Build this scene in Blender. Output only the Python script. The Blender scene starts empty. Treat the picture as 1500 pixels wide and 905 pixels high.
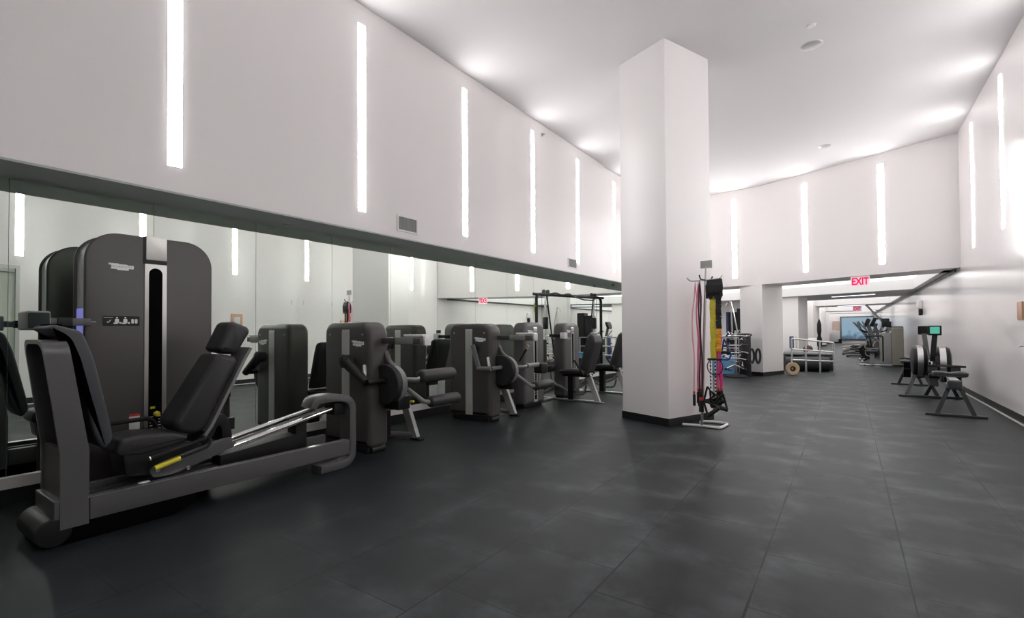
import bpy, bmesh, math, random
from mathutils import Matrix, Vector
random.seed(7)
PI = math.pi
scn = bpy.context.scene
COL = scn.collection

# ------------------------------------------------------------------ materials
def nodemat(name):
    m = bpy.data.materials.new(name); m.use_nodes = True
    nt = m.node_tree
    return m, nt, nt.nodes['Principled BSDF']

def pm(name, col, rough=0.5, metal=0.0, spec=0.5, noise=0.0, nscale=30.0, bump=0.0, bscale=300.0, coat=0.0, aniso=0.0):
    m, nt, b = nodemat(name)
    b.inputs['Base Color'].default_value = (*col, 1)
    b.inputs['Roughness'].default_value = rough
    b.inputs['Metallic'].default_value = metal
    b.inputs['Specular IOR Level'].default_value = spec
    if coat:
        b.inputs['Coat Weight'].default_value = coat
        b.inputs['Coat Roughness'].default_value = 0.1
    tc = nt.nodes.new('ShaderNodeTexCoord')
    if noise:
        n = nt.nodes.new('ShaderNodeTexNoise'); n.inputs['Scale'].default_value = nscale; n.inputs['Detail'].default_value = 4
        nt.links.new(tc.outputs['Object'], n.inputs['Vector'])
        r = nt.nodes.new('ShaderNodeMapRange')
        r.inputs['To Min'].default_value = 1 - noise; r.inputs['To Max'].default_value = 1 + noise
        nt.links.new(n.outputs['Fac'], r.inputs['Value'])
        v = nt.nodes.new('ShaderNodeVectorMath'); v.operation = 'SCALE'
        v.inputs[0].default_value = col
        nt.links.new(r.outputs['Result'], v.inputs['Scale'])
        nt.links.new(v.outputs['Vector'], b.inputs['Base Color'])
    if bump:
        n2 = nt.nodes.new('ShaderNodeTexNoise'); n2.inputs['Scale'].default_value = bscale
        nt.links.new(tc.outputs['Object'], n2.inputs['Vector'])
        bp = nt.nodes.new('ShaderNodeBump'); bp.inputs['Strength'].default_value = bump; bp.inputs['Distance'].default_value = 0.002
        nt.links.new(n2.outputs['Fac'], bp.inputs['Height']); nt.links.new(bp.outputs['Normal'], b.inputs['Normal'])
    return m

def em(name, col, strength):
    m, nt, b = nodemat(name)
    b.inputs['Base Color'].default_value = (*[min(1, c) for c in col], 1)
    b.inputs['Emission Color'].default_value = (*col, 1)
    b.inputs['Emission Strength'].default_value = strength
    return m

STRIP = 13.5
PANEL = 0.7
M = {}
M['wall'] = pm('gloss white wall paint', (0.87, 0.838, 0.836), 0.16, spec=0.5, noise=0.015, nscale=1.5)
M['wall3'] = pm('semi gloss column paint', (0.83, 0.80, 0.795), 0.27, spec=0.5, noise=0.015, nscale=1.5)
M['wall2'] = pm('satin white upper wall', (0.81, 0.772, 0.77), 0.34, spec=0.4, noise=0.015, nscale=1.5)
M['back'] = pm('unseen mid grey back wall', (0.22, 0.22, 0.22), 0.6)
M['ceil'] = pm('flat ceiling paint', (0.695, 0.675, 0.675), 0.85, spec=0.2, noise=0.012, nscale=1.0)
M['low_ceil'] = pm('satin soffit paint', (0.74, 0.73, 0.73), 0.6, spec=0.3)
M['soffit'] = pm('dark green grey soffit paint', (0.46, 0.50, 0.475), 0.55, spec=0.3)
M['base'] = pm('black vinyl baseboard', (0.012, 0.012, 0.013), 0.4)
M['mirror'] = pm('mirror glass', (0.91, 0.985, 0.915), 0.0, metal=1.0)
M['seam'] = pm('mirror edge', (0.16, 0.22, 0.19), 0.3)
M['graphite'] = pm('graphite machine paint', (0.068, 0.061, 0.059), 0.38, spec=0.45, noise=0.03, nscale=6)
M['graphite_light'] = pm('light graphite paint', (0.115, 0.11, 0.11), 0.36, noise=0.03, nscale=6)
M['frame'] = pm('grey frame paint', (0.10, 0.098, 0.1), 0.32, spec=0.5)
M['frame_grey'] = pm('mid grey frame paint', (0.2, 0.2, 0.2), 0.38)
M['black'] = pm('black plastic', (0.010, 0.010, 0.011), 0.45, spec=0.3)
M['void'] = pm('black recess', (0.002, 0.002, 0.002), 0.8, spec=0.05)
M['rubber'] = pm('black rubber', (0.015, 0.015, 0.016), 0.6, noise=0.1)
M['vinyl'] = pm('black upholstery', (0.02, 0.019, 0.02), 0.5, bump=0.25, bscale=500)
M['pad_grey'] = pm('dark grey upholstery', (0.031, 0.030, 0.031), 0.5, bump=0.25, bscale=500)
M['foot'] = pm('slate footplate', (0.045, 0.05, 0.056), 0.5, bump=0.2, bscale=400)
M['silver'] = pm('brushed aluminium', (0.5, 0.49, 0.47), 0.38, metal=0.85)
M['stripe'] = pm('satin silver band', (0.5, 0.51, 0.48), 0.4, metal=0.2)
M['sidepaint'] = pm('pale silver paint', (0.62, 0.63, 0.61), 0.4)
M['ledge'] = pm('pale grey ledge paint', (0.66, 0.655, 0.63), 0.4)
M['logowhite'] = pm('white logo print', (0.92, 0.92, 0.91), 0.4)
M['palegreen'] = pm('pale green foam', (0.52, 0.55, 0.42), 0.6)
M['chrome'] = pm('chrome', (0.8, 0.8, 0.8), 0.08, metal=1.0)
M['steel'] = pm('satin steel', (0.62, 0.62, 0.62), 0.3, metal=0.9)
M['white'] = pm('white plastic', (0.75, 0.74, 0.73), 0.4)
M['lightgrey'] = pm('light grey plastic', (0.42, 0.42, 0.41), 0.4)
M['yellow'] = pm('yellow grip', (0.75, 0.66, 0.03), 0.45)
M['red'] = pm('red print', (0.6, 0.04, 0.03), 0.5)
M['blue'] = pm('blue mat vinyl', (0.16, 0.40, 0.68), 0.5, noise=0.05, nscale=8)
M['navy'] = pm('navy vinyl', (0.025, 0.035, 0.13), 0.5)
M['pink'] = pm('pink latex tube', (0.82, 0.2, 0.36), 0.4)
M['palepink'] = pm('pale pink latex tube', (0.85, 0.42, 0.5), 0.4)
M['magenta'] = pm('magenta latex tube', (0.75, 0.05, 0.25), 0.4)
M['yellowband'] = pm('yellow latex band', (0.68, 0.6, 0.05), 0.45, noise=0.2, nscale=25)
M['orange'] = pm('orange latex band', (0.9, 0.42, 0.02), 0.45, noise=0.1, nscale=25)
M['tan'] = pm('tan rubber', (0.62, 0.46, 0.28), 0.55, noise=0.08)
M['poster'] = pm('warm poster print', (0.6, 0.47, 0.42), 0.5, noise=0.3, nscale=4)
M['copper'] = pm('copper plaque', (0.62, 0.36, 0.24), 0.4, noise=0.05)
M['rowframe'] = pm('dark slate rower paint', (0.05, 0.056, 0.06), 0.35)
M['olive'] = pm('olive grey machine paint', (0.17, 0.165, 0.135), 0.35)
M['bosu'] = pm('grey dome vinyl', (0.22, 0.23, 0.235), 0.35)
M['darkglass'] = pm('dark glass', (0.02, 0.03, 0.03), 0.05)
M['doorglass'] = pm('green grey door glass', (0.55, 0.6, 0.52), 0.12)
M['strip'] = em('white LED diffuser', (1.0, 0.985, 0.985), STRIP)
M['panel'] = em('luminous ceiling panel', (1.0, 0.985, 0.97), PANEL)
M['led'] = em('beam LED line', (0.85, 0.88, 1.0), 1.2)
M['exit'] = em('exit sign red', (0.62, 0.0, 0.09), 0.3)
M['exitpanel'] = em('exit sign panel', (1.0, 0.78, 0.84), 0.1)
M['blueled'] = em('blue LED', (0.25, 0.26, 0.75), 0.2)
M['screen'] = em('teal monitor screen', (0.08, 0.36, 0.27), 0.3)

def screen_mat():
    m, nt, b = nodemat('lit far window')
    tc = nt.nodes.new('ShaderNodeTexCoord')
    sx = nt.nodes.new('ShaderNodeSeparateXYZ'); nt.links.new(tc.outputs['Object'], sx.inputs[0])
    n = nt.nodes.new('ShaderNodeTexNoise'); n.inputs['Scale'].default_value = 3.2; n.inputs['Detail'].default_value = 5
    nt.links.new(tc.outputs['Object'], n.inputs['Vector'])
    a = nt.nodes.new('ShaderNodeMath'); a.operation = 'MULTIPLY_ADD'; a.inputs[1].default_value = 0.55
    nt.links.new(sx.outputs['Z'], a.inputs[0]); nt.links.new(n.outputs['Fac'], a.inputs[2])
    r = nt.nodes.new('ShaderNodeValToRGB')
    e = r.color_ramp.elements
    e[0].position = 0.35; e[0].color = (0.10, 0.18, 0.25, 1)
    e[1].position = 1.0; e[1].color = (0.5, 0.75, 0.95, 1)
    x = e.new(0.75); x.color = (0.16, 0.30, 0.46, 1)
    nt.links.new(a.outputs[0], r.inputs['Fac'])
    b.inputs['Base Color'].default_value = (0.02, 0.02, 0.02, 1)
    b.inputs['Roughness'].default_value = 0.1
    nt.links.new(r.outputs['Color'], b.inputs['Emission Color'])
    b.inputs['Emission Strength'].default_value = 0.2
    return m
M['farwin'] = screen_mat()

def floor_mat():
    m, nt, b = nodemat('black rubber floor tiles')
    N = nt.nodes; L = nt.links
    def math_(op, a=None, bb=None, c=None):
        n = N.new('ShaderNodeMath'); n.operation = op
        for i, v in enumerate((a, bb, c)):
            if v is None: continue
            if isinstance(v, (int, float)): n.inputs[i].default_value = v
            else: L.new(v, n.inputs[i])
        return n.outputs[0]
    tc = N.new('ShaderNodeTexCoord')
    s = N.new('ShaderNodeSeparateXYZ'); L.new(tc.outputs['Object'], s.inputs[0])
    T = 0.61
    u = math_('DIVIDE', math_('ADD', s.outputs['X'], 0.384 + 20 * T), T)
    ci = math_('FLOOR', u)
    wn = N.new('ShaderNodeTexWhiteNoise'); wn.noise_dimensions = '1D'; L.new(ci, wn.inputs['W'])
    off = math_('MULTIPLY', math_('SUBTRACT', wn.outputs['Value'], 0.5), 0.5)
    v = math_('ADD', math_('DIVIDE', math_('ADD', s.outputs['Y'], 20 * T - 2.81), T), off)
    ri = math_('FLOOR', v)
    def edge(w):
        f = math_('FRACT', w)
        return math_('MULTIPLY', math_('MINIMUM', f, math_('SUBTRACT', 1.0, f)), T)
    eu, ev = edge(u), edge(v)
    d = math_('MINIMUM', eu, ev)
    # how open each joint is varies along it
    jn = N.new('ShaderNodeTexNoise'); jn.inputs['Scale'].default_value = 1.7; L.new(tc.outputs['Object'], jn.inputs['Vector'])
    wid = math_('MULTIPLY', math_('SUBTRACT', jn.outputs['Fac'], 0.28), 0.012)
    wid = math_('MAXIMUM', wid, 0.0012)
    long_ = math_('LESS_THAN', eu, math_('MULTIPLY', wid, 1.5))
    cross = math_('LESS_THAN', ev, wid)
    seam = math_('MAXIMUM', long_, cross)
    # tile tone
    cb = N.new('ShaderNodeCombineXYZ'); L.new(ci, cb.inputs[0]); L.new(ri, cb.inputs[1])
    wt = N.new('ShaderNodeTexWhiteNoise'); wt.noise_dimensions = '2D'; L.new(cb.outputs[0], wt.inputs['Vector'])
    tone = N.new('ShaderNodeMapRange'); tone.inputs['To Min'].default_value = 0.86; tone.inputs['To Max'].default_value = 1.12
    L.new(wt.outputs['Value'], tone.inputs['Value'])
    # chalky scuffs near the joints and in the walkway
    sn = N.new('ShaderNodeTexNoise'); sn.inputs['Scale'].default_value = 2.4; sn.inputs['Detail'].default_value = 6; sn.inputs['Roughness'].default_value = 0.62
    L.new(tc.outputs['Object'], sn.inputs['Vector'])
    near = N.new('ShaderNodeMapRange'); near.inputs['From Min'].default_value = 0.16; near.inputs['From Max'].default_value = 0.0
    near.inputs['To Min'].default_value = 0.0; near.inputs['To Max'].default_value = 1.0
    L.new(d, near.inputs['Value'])
    sm = N.new('ShaderNodeMapRange'); sm.inputs['From Min'].default_value = 0.42; sm.inputs['From Max'].default_value = 0.75
    L.new(sn.outputs['Fac'], sm.inputs['Value'])
    scuff = math_('MULTIPLY', sm.outputs['Result'], math_('MULTIPLY_ADD', near.outputs['Result'], 1.0, 0.18))
    walk = N.new('ShaderNodeMapRange'); walk.inputs['From Min'].default_value = -3.2; walk.inputs['From Max'].default_value = -0.4
    L.new(s.outputs['X'], walk.inputs['Value'])
    walk2 = N.new('ShaderNodeMapRange'); walk2.inputs['From Min'].default_value = 1.35; walk2.inputs['From Max'].default_value = 0.7
    L.new(s.outputs['X'], walk2.inputs['Value'])
    dust = math_('MULTIPLY', walk.outputs['Result'], walk2.outputs['Result'])
    scuff = math_('MULTIPLY', scuff, math_('MULTIPLY_ADD', dust, 0.9, 0.12))
    mix = N.new('ShaderNodeMix'); mix.data_type = 'RGBA'
    mix.inputs['A'].default_value = (0.0122, 0.0150, 0.0169, 1); mix.inputs['B'].default_value = (0.092, 0.106, 0.112, 1)
    L.new(math_('ADD', scuff, math_('MULTIPLY', dust, 0.07)), mix.inputs['Factor'])
    fine = N.new('ShaderNodeTexNoise'); fine.inputs['Scale'].default_value = 220; L.new(tc.outputs['Object'], fine.inputs['Vector'])
    fr = N.new('ShaderNodeMapRange'); fr.inputs['To Min'].default_value = 0.8; fr.inputs['To Max'].default_value = 1.2; L.new(fine.outputs['Fac'], fr.inputs['Value'])
    sc = N.new('ShaderNodeVectorMath'); sc.operation = 'SCALE'
    L.new(mix.outputs['Result'], sc.inputs[0]); L.new(math_('MULTIPLY', tone.outputs['Result'], fr.outputs['Result']), sc.inputs['Scale'])
    mix2 = N.new('ShaderNodeMix'); mix2.data_type = 'RGBA'
    L.new(seam, mix2.inputs['Factor']); L.new(sc.outputs['Vector'], mix2.inputs['A']); mix2.inputs['B'].default_value = (0.008, 0.008, 0.009, 1)
    L.new(mix2.outputs['Result'], b.inputs['Base Color'])
    b.inputs['Roughness'].default_value = 0.52
    b.inputs['Specular IOR Level'].default_value = 0.22
    bp = N.new('ShaderNodeBump'); bp.inputs['Strength'].default_value = 0.15; bp.inputs['Distance'].default_value = 0.002
    L.new(fine.outputs['Fac'], bp.inputs['Height']); L.new(bp.outputs['Normal'], b.inputs['Normal'])
    return m
M['floor'] = floor_mat()

# ------------------------------------------------------------------ mesh helpers
def rrect(u0, u1, v0, v1, r, n=6):
    if isinstance(r, (int, float)): r = (r, r, r, r)
    bl, br, tr, tl = r
    out = []
    for cx, cy, rr, a0 in ((u0 + bl, v0 + bl, bl, PI), (u1 - br, v0 + br, br, 1.5 * PI), (u1 - tr, v1 - tr, tr, 0), (u0 + tl, v1 - tl, tl, PI / 2)):
        if rr < 1e-6: out.append((cx, cy)); continue
        for k in range(n + 1):
            a = a0 + PI / 2 * k / n
            out.append((cx + rr * math.cos(a), cy + rr * math.sin(a)))
    return out

def fillet(pts, r, n=5, closed=False):
    P = [Vector(p) for p in pts]; out = []; N = len(P)
    for i in range(N):
        if not closed and i in (0, N - 1): out.append(P[i]); continue
        a, b, c = P[i - 1], P[i], P[(i + 1) % N]
        d1, d2 = (a - b), (c - b)
        l = min(r, d1.length * 0.48, d2.length * 0.48)
        p1, p2 = b + d1.normalized() * l, b + d2.normalized() * l
        for k in range(n + 1):
            t = k / n
            out.append(p1 * (1 - t) ** 2 + b * 2 * t * (1 - t) + p2 * t * t)
    return out

def circle(c, r, n=24):
    return [(c[0] + r * math.cos(2 * PI * k / n), c[1] + r * math.sin(2 * PI * k / n)) for k in range(n)]

def band(path, t, shift=0.0):
    """2-D outline of a strip of thickness t along an open path."""
    P = [Vector(p) for p in path]; A = []; B = []
    for i, p in enumerate(P):
        d1 = (P[i] - P[i - 1]).normalized() if i else (P[1] - P[0]).normalized()
        d2 = (P[i + 1] - P[i]).normalized() if i < len(P) - 1 else d1
        d = (d1 + d2).normalized(); nrm = Vector((-d.y, d.x)); k = 1 / max(0.4, nrm.dot(Vector((-d1.y, d1.x))))
        A.append(p + nrm * (t / 2 + shift) * k); B.append(p - nrm * (t / 2 - shift) * k)
    return [tuple(p) for p in A] + [tuple(p) for p in reversed(B)]

class MB:
    def __init__(s, off=(0, 0, 0), m=None):
        s.bm = bmesh.new(); s.off = Vector(off); s.m = m or Matrix.Identity(4)
    def v(s, p): return s.bm.verts.new(s.m @ Vector(p) - s.off)
    def f(s, vs):
        try: return s.bm.faces.new(vs)
        except ValueError: return None
    def prism(s, poly, axis, a0, a1, b=0.0, n=3):
        P = [Vector(p[:2]) for p in poly]
        # drop duplicates
        Q = [p for i, p in enumerate(P) if (p - P[i - 1]).length > 1e-5]
        area = sum(Q[i - 1].x * Q[i].y - Q[i].x * Q[i - 1].y for i in range(len(Q)))
        if area < 0: Q.reverse()
        if a1 < a0: a0, a1 = a1, a0
        N = len(Q); nr = []
        for i in range(N):
            d1 = (Q[i] - Q[i - 1]).normalized(); d2 = (Q[(i + 1) % N] - Q[i]).normalized()
            n1, n2 = Vector((-d1.y, d1.x)), Vector((-d2.y, d2.x))
            t = (n1 + n2)
            t = t.normalized() if t.length > 1e-6 else n1
            nr.append(t / max(0.35, t.dot(n1)))
        if axis == 'X': mk = lambda u, w, a: (a, u, w)
        elif axis == 'Y': mk = lambda u, w, a: (u, a, w)
        else: mk = lambda u, w, a: (u, w, a)
        b = min(b, (a1 - a0) * 0.499)
        lv = []
        if b > 0:
            for k in range(n + 1):
                t = PI / 2 * k / n
                lv.append((b * (1 - math.sin(t)), a0 + b * (1 - math.cos(t))))
            lv += [(i, a0 + a1 - a) for i, a in reversed(lv)]
        else: lv = [(0, a0), (0, a1)]
        rings = [[s.v(mk(*(Q[i] + nr[i] * ins), a)) for i in range(N)] for ins, a in lv]
        s.f(rings[0][::-1]); s.f(rings[-1])
        for r0, r1 in zip(rings, rings[1:]):
            for i in range(N): s.f((r0[i], r0[(i + 1) % N], r1[(i + 1) % N], r1[i]))
        return s
    def box(s, x0, x1, y0, y1, z0, z1, b=0.0):
        if b: return s.prism(rrect(x0, x1, y0, y1, b, 3), 'Z', z0, z1, b, 3)
        return s.prism([(x0, y0), (x1, y0), (x1, y1), (x0, y1)], 'Z', z0, z1)
    def tube(s, pts, r, n=10, closed=False, fil=0.0, caps=True):
        P = fillet(pts, fil, 5, closed) if fil else [Vector(p) for p in pts]
        N = len(P); up = None; rings = []
        for i in range(N):
            if closed: d = (P[(i + 1) % N] - P[i - 1])
            elif i == 0: d = P[1] - P[0]
            elif i == N - 1: d = P[-1] - P[-2]
            else: d = (P[i + 1] - P[i]).normalized() + (P[i] - P[i - 1]).normalized()
            d = d.normalized() if d.length > 1e-9 else Vector((0, 0, 1))
            if up is None:
                up = Vector((0, 0, 1)) if abs(d.z) < 0.9 else Vector((1, 0, 0))
            up = (up - d * up.dot(d))
            up = up.normalized() if up.length > 1e-6 else d.orthogonal().normalized()
            sd = d.cross(up)
            rr = r[i] if isinstance(r, (list, tuple)) else r
            rings.append([s.v(P[i] + (up * math.cos(2 * PI * k / n) + sd * math.sin(2 * PI * k / n)) * rr) for k in range(n)])
        prs = list(zip(rings, rings[1:])) + ([(rings[-1], rings[0])] if closed else [])
        for a, b_ in prs:
            for k in range(n): s.f((a[k], b_[k], b_[(k + 1) % n], a[(k + 1) % n]))
        if not closed and caps: s.f(rings[0]); s.f(rings[-1][::-1])
        return s
    def lathe(s, p, ax, prof, n=24, ring=False):
        p = Vector(p); ax = Vector(ax).normalized(); u = ax.orthogonal().normalized(); w = ax.cross(u)
        rings = []
        for h, r in prof:
            if r < 1e-6: rings.append([s.v(p + ax * h)])
            else: rings.append([s.v(p + ax * h + (u * math.cos(2 * PI * k / n) + w * math.sin(2 * PI * k / n)) * r) for k in range(n)])
        for a, b_ in zip(rings, rings[1:] + ([rings[0]] if ring else [])):
            for k in range(n):
                if len(a) == 1 and len(b_) == 1: continue
                if len(a) == 1: s.f((a[0], b_[(k + 1) % n], b_[k]))
                elif len(b_) == 1: s.f((a[k], a[(k + 1) % n], b_[0]))
                else: s.f((a[k], a[(k + 1) % n], b_[(k + 1) % n], b_[k]))
        if ring: return s
        if len(rings[0]) > 1: s.f(rings[0][::-1])
        if len(rings[-1]) > 1: s.f(rings[-1])
        return s
    def roll(s, p0, p1, r, e=0.02, n=20):
        p0, p1 = Vector(p0), Vector(p1); L = (p1 - p0).length; e = min(e, r, L / 2)
        pr = [(0, 0)] + [(e * (1 - math.cos(PI / 2 * k / 4)), r - e + e * math.sin(PI / 2 * k / 4)) for k in range(5)]
        pr += [(L - h, q) for h, q in reversed(pr)]
        return s.lathe(p0, p1 - p0, pr, n)
    def bar(s, p0, p1, w, t, side):
        """flat bar from p0 to p1, w across 'side', t thick."""
        p0, p1, sd = Vector(p0), Vector(p1), Vector(side).normalized()
        d = (p1 - p0).normalized(); sd = (sd - d * sd.dot(d)).normalized(); nn = d.cross(sd)
        q = [[s.v(p + sd * a * w / 2 + nn * b_ * t / 2) for a, b_ in ((-1, -1), (1, -1), (1, 1), (-1, 1))] for p in (p0, p1)]
        s.f(q[0][::-1]); s.f(q[1])
        for k in range(4): s.f((q[0][k], q[0][(k + 1) % 4], q[1][(k + 1) % 4], q[1][k]))
        return s
    def ball(s, c, r, n=14, rz=None):
        rz = rz or r
        return s.lathe((c[0], c[1], c[2] - rz), (0, 0, 1), [(rz - rz * math.cos(PI * k / n), r * math.sin(PI * k / n)) for k in range(n + 1)], n * 2)
    def ribbon(s, pts, w, side, t=0.004):
        for a, b_ in zip(pts, pts[1:]): s.bar(a, b_, w, t, side)
        return s
    def text(s, body, size, loc, right, up, ext=0.001, align='CENTER', sx=1.0, wt=0.0):
        cu = bpy.data.curves.new('txt', 'FONT'); cu.body = body; cu.size = size; cu.extrude = ext
        cu.offset = wt; cu.align_x = align; cu.align_y = 'CENTER'; cu.resolution_u = 2
        o = bpy.data.objects.new('txt', cu); COL.objects.link(o)
        dg = bpy.context.evaluated_depsgraph_get(); dg.update()
        me = bpy.data.meshes.new_from_object(o.evaluated_get(dg))
        right, up = Vector(right), Vector(up); nn = right.cross(up)
        vs = [s.v(Vector(loc) + right * q.co.x * sx + up * q.co.y + nn * q.co.z) for q in me.vertices]
        for p in me.polygons: s.f([vs[i] for i in p.vertices])
        bpy.data.objects.remove(o); bpy.data.curves.remove(cu); bpy.data.meshes.remove(me)
        return s
    def build(s, name, mat, parent=None, label=None, ang=35, loc=None):
        bmesh.ops.recalc_face_normals(s.bm, faces=s.bm.faces)
        me = bpy.data.meshes.new(name); s.bm.to_mesh(me); s.bm.free()
        me.polygons.foreach_set('use_smooth', [True] * len(me.polygons))
        me.set_sharp_from_angle(angle=math.radians(ang))
        me.materials.append(M[mat] if isinstance(mat, str) else mat)
        o = bpy.data.objects.new(name, me); COL.objects.link(o)
        if parent: o.parent = parent
        if loc: o.location = loc
        if label: o['label'] = label
        return o

def thing(name, label, cat, loc=(0, 0, 0), rz=0.0, group=None):
    o = bpy.data.objects.new(name, None); COL.objects.link(o)
    o.empty_display_size = 0.1
    o.location = loc; o.rotation_euler = (0, 0, rz)
    return tag(o, label, cat, group)
def tag(o, label, cat, group=None):
    o['label'] = label; o['category'] = cat
    if group: o['group'] = group
    return o
def struct(mb, name, mat, parent=None):
    o = mb.build(name, mat, parent)
    if not parent: o['kind'] = 'structure'
    return o

# ------------------------------------------------------------------ room dimensions
XL, XM, XR = -4.47, -4.97, 1.78        # upper left wall, mirror plane, right wall
ZS, ZC = 2.36, 4.92                    # soffit, ceiling
YB, YE = -3.0, 49.0
FR = [(1.78, 12.38), (0.93, 12.75), (0.1, 13.12), (-0.9, 13.60), (-1.85, 13.98), (-2.5, 14.07), (-3.2, 14.1), (-4.97, 14.12)]
BK = [(x, y + 1.05) for x, y in FR]

struct(MB().box(-6.2, 2.2, YB - 0.2, YE + 0.2, -0.2, 0), 'floor', 'floor')
struct(MB().box(-5.2, 2.0, YB - 0.2, 15.6, ZC, ZC + 0.2), 'ceiling', 'ceil')
# left: upper wall over the mirror recess, mirror wall behind
w = struct(MB().box(XM - 0.03, XL, YB, 14.14, ZS + 0.004, ZC), 'wall_left', 'wall2')
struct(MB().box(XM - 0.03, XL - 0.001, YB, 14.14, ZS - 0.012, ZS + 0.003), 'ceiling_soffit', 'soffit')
struct(MB().box(XM - 0.25, XM - 0.012, YB, 22.5, 0, ZC), 'wall_mirror_side', 'wall')
struct(MB().box(-5.2, 2.0, YB - 0.2, YB, 0, ZC), 'wall_back_unseen', 'back')  # unseen wall, added to contain light; its grey keeps machine fronts darker
# right wall with a door opening
DY0, DY1, DZ = 0.95, 2.05, 2.40
wr = MB(); wr.box(XR, XR + 0.2, YB, DY0, 0, ZC); wr.box(XR, XR + 0.2, DY0, DY1, DZ, ZC); wr.box(XR, XR + 0.2, DY1, YE, 0, ZC)
struct(wr, 'wall_right', 'wall')
# far bulkhead wall
struct(MB().prism(FR + BK[::-1], 'Z', ZS, ZC), 'wall_bulkhead', 'wall2')
struct(MB().box(-5.2, 2.0, YE, YE + 0.2, 0, 3.2), 'wall_far', 'wall')
struct(MB().box(XM, -1.9, 22.3, 22.5, 0, 3.0), 'wall_partition', 'wall')
struct(MB().box(-2.3, -2.1, 22.4, YE, 0, 3.0), 'wall_corridor_left', 'wall')

# corridor ceiling: beams, right margin, luminous coffers
SL = -0.43
def yl(x, yr): return yr + SL * (x - 1.6)
struct(MB().box(-5.2, 2.0, 14.9, YE, 2.70, 2.9), 'ceiling_corridor', 'low_ceil')
struct(MB().box(1.6, XR, 12.9, YE, ZS, 2.72), 'trim_1', 'low_ceil')
beams = [(18.5, 22.3, XM), (28.2, 30.5, -2.1), (38.2, 40.2, -2.1), (44.5, 46.3, -2.1)]
for i, (a, c, x0) in enumerate(beams):
    struct(MB().prism([(x0, yl(x0, a)), (1.6, a), (1.6, c), (x0, yl(x0, c))], 'Z', ZS, 2.71), 'ceiling_beam' if i == 0 else 'ceiling_beam.%03d' % i, 'low_ceil')
pn = 0
LB = ['first luminous ceiling panel just behind the curved bulkhead', 'second luminous ceiling panel down the corridor',
      'third luminous ceiling panel down the corridor', 'fourth luminous ceiling panel down the corridor', 'last luminous ceiling panel before the far end wall']
prev = None
for i, lab in enumerate(LB):
    if i == 0: poly = BK[:-1] + [(XM + 0.02, BK[-1][1])] + [(XM + 0.02, yl(XM, 18.5)), (1.6, 18.5)]; poly[0] = (1.6, BK[0][1] + 0.08)
    else:
        a = beams[i - 1][1]; c = beams[i][0] if i < 4 else 48.9; x0 = -2.08
        poly = [(x0, yl(x0, a)), (1.6, a), (1.6, c), (x0, min(48.95, yl(x0, c)))]
    tag(MB().prism(poly, 'Z', 2.665, 2.69).build('luminous_ceiling_panel', 'panel'), lab, 'ceiling light', 'luminous corridor ceiling panels')
for lab, (p, q) in zip(('slim LED line in the first beam underside', 'slim LED line in the second beam underside', 'slim LED line in the third beam underside'),
                  (((-0.43, 21.15), (0.75, 20.45)), ((-0.4, 30.3), (0.76, 29.8)), ((0.6, 39.3), (1.46, 38.95)))):
    pq = thing('beam_light', lab, 'ceiling light', (p[0], p[1], ZS), 0, 'LED lines in the corridor beams')
    MB((p[0], p[1], ZS)).bar((*p, ZS - 0.006), (*q, ZS - 0.006), 0.16, 0.01, (0, 1, 0)).build('diffuser', 'led', pq)
    MB((p[0], p[1], ZS)).bar((*p, ZS - 0.001), (*q, ZS - 0.001), 0.22, 0.004, (0, 1, 0)).build('housing', 'silver', pq)
# dark reveal along the top of the right wall in the corridor
struct(MB().box(XR - 0.025, XR - 0.001, 12.9, YE, ZS - 0.05, ZS - 0.002), 'trim_2', 'frame_grey')
# baseboards
struct(MB().box(XR - 0.014, XR - 0.001, DY1 + 0.08, YE, 0.018, 0.115), 'baseboard_right', 'base')
struct(MB().box(XR - 0.03, XR - 0.001, DY1 + 0.08, YE, 0.0, 0.018), 'trim_3', 'white')
struct(MB().box(XM - 0.011, XM + 0.02, YB, 14.1, 0, 0.115), 'baseboard_left', 'base')
struct(MB().box(XM - 0.011, XM + 0.03, YB, 14.1, 0.115, 0.195), 'trim_4', 'ledge')
struct(MB().box(XM, -2.1, 22.28, 22.3, 0, 0.11), 'baseboard_partition', 'base')
struct(MB().box(-2.1, -2.085, 22.4, YE, 0, 0.11), 'baseboard_corridor', 'base')

# square columns
def column(name, C, A, B, z1, i):
    C, A, B = Vector(C), Vector(A), Vector(B); D = A + B - C
    struct(MB().prism([C, B, D, A], 'Z', 0, z1), name, 'wall3')
    cen = (C + D) / 2
    struct(MB().prism([cen + (p - cen) * 1.025 for p in (C, B, D, A)], 'Z', 0, 0.10), 'baseboard_column' if i == 0 else 'baseboard_column.%03d' % i, 'base')
column('wall_column', (-1.86, 6.13), (-2.58, 6.42), (-1.52, 6.97), ZC, 0)
column('wall_column.001', (-1.80, 13.92), (-2.36, 14.16), (-1.43, 14.85), ZS + 0.01, 1)
for i, y in enumerate((20.0, 29.2, 38.7, 44.2)):
    column('wall_pier' if i == 0 else 'wall_pier.%03d' % i, (-1.44, y), (-2.15, y + 0.3), (-1.2, y + 0.7), 2.69, 2 + i)

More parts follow.
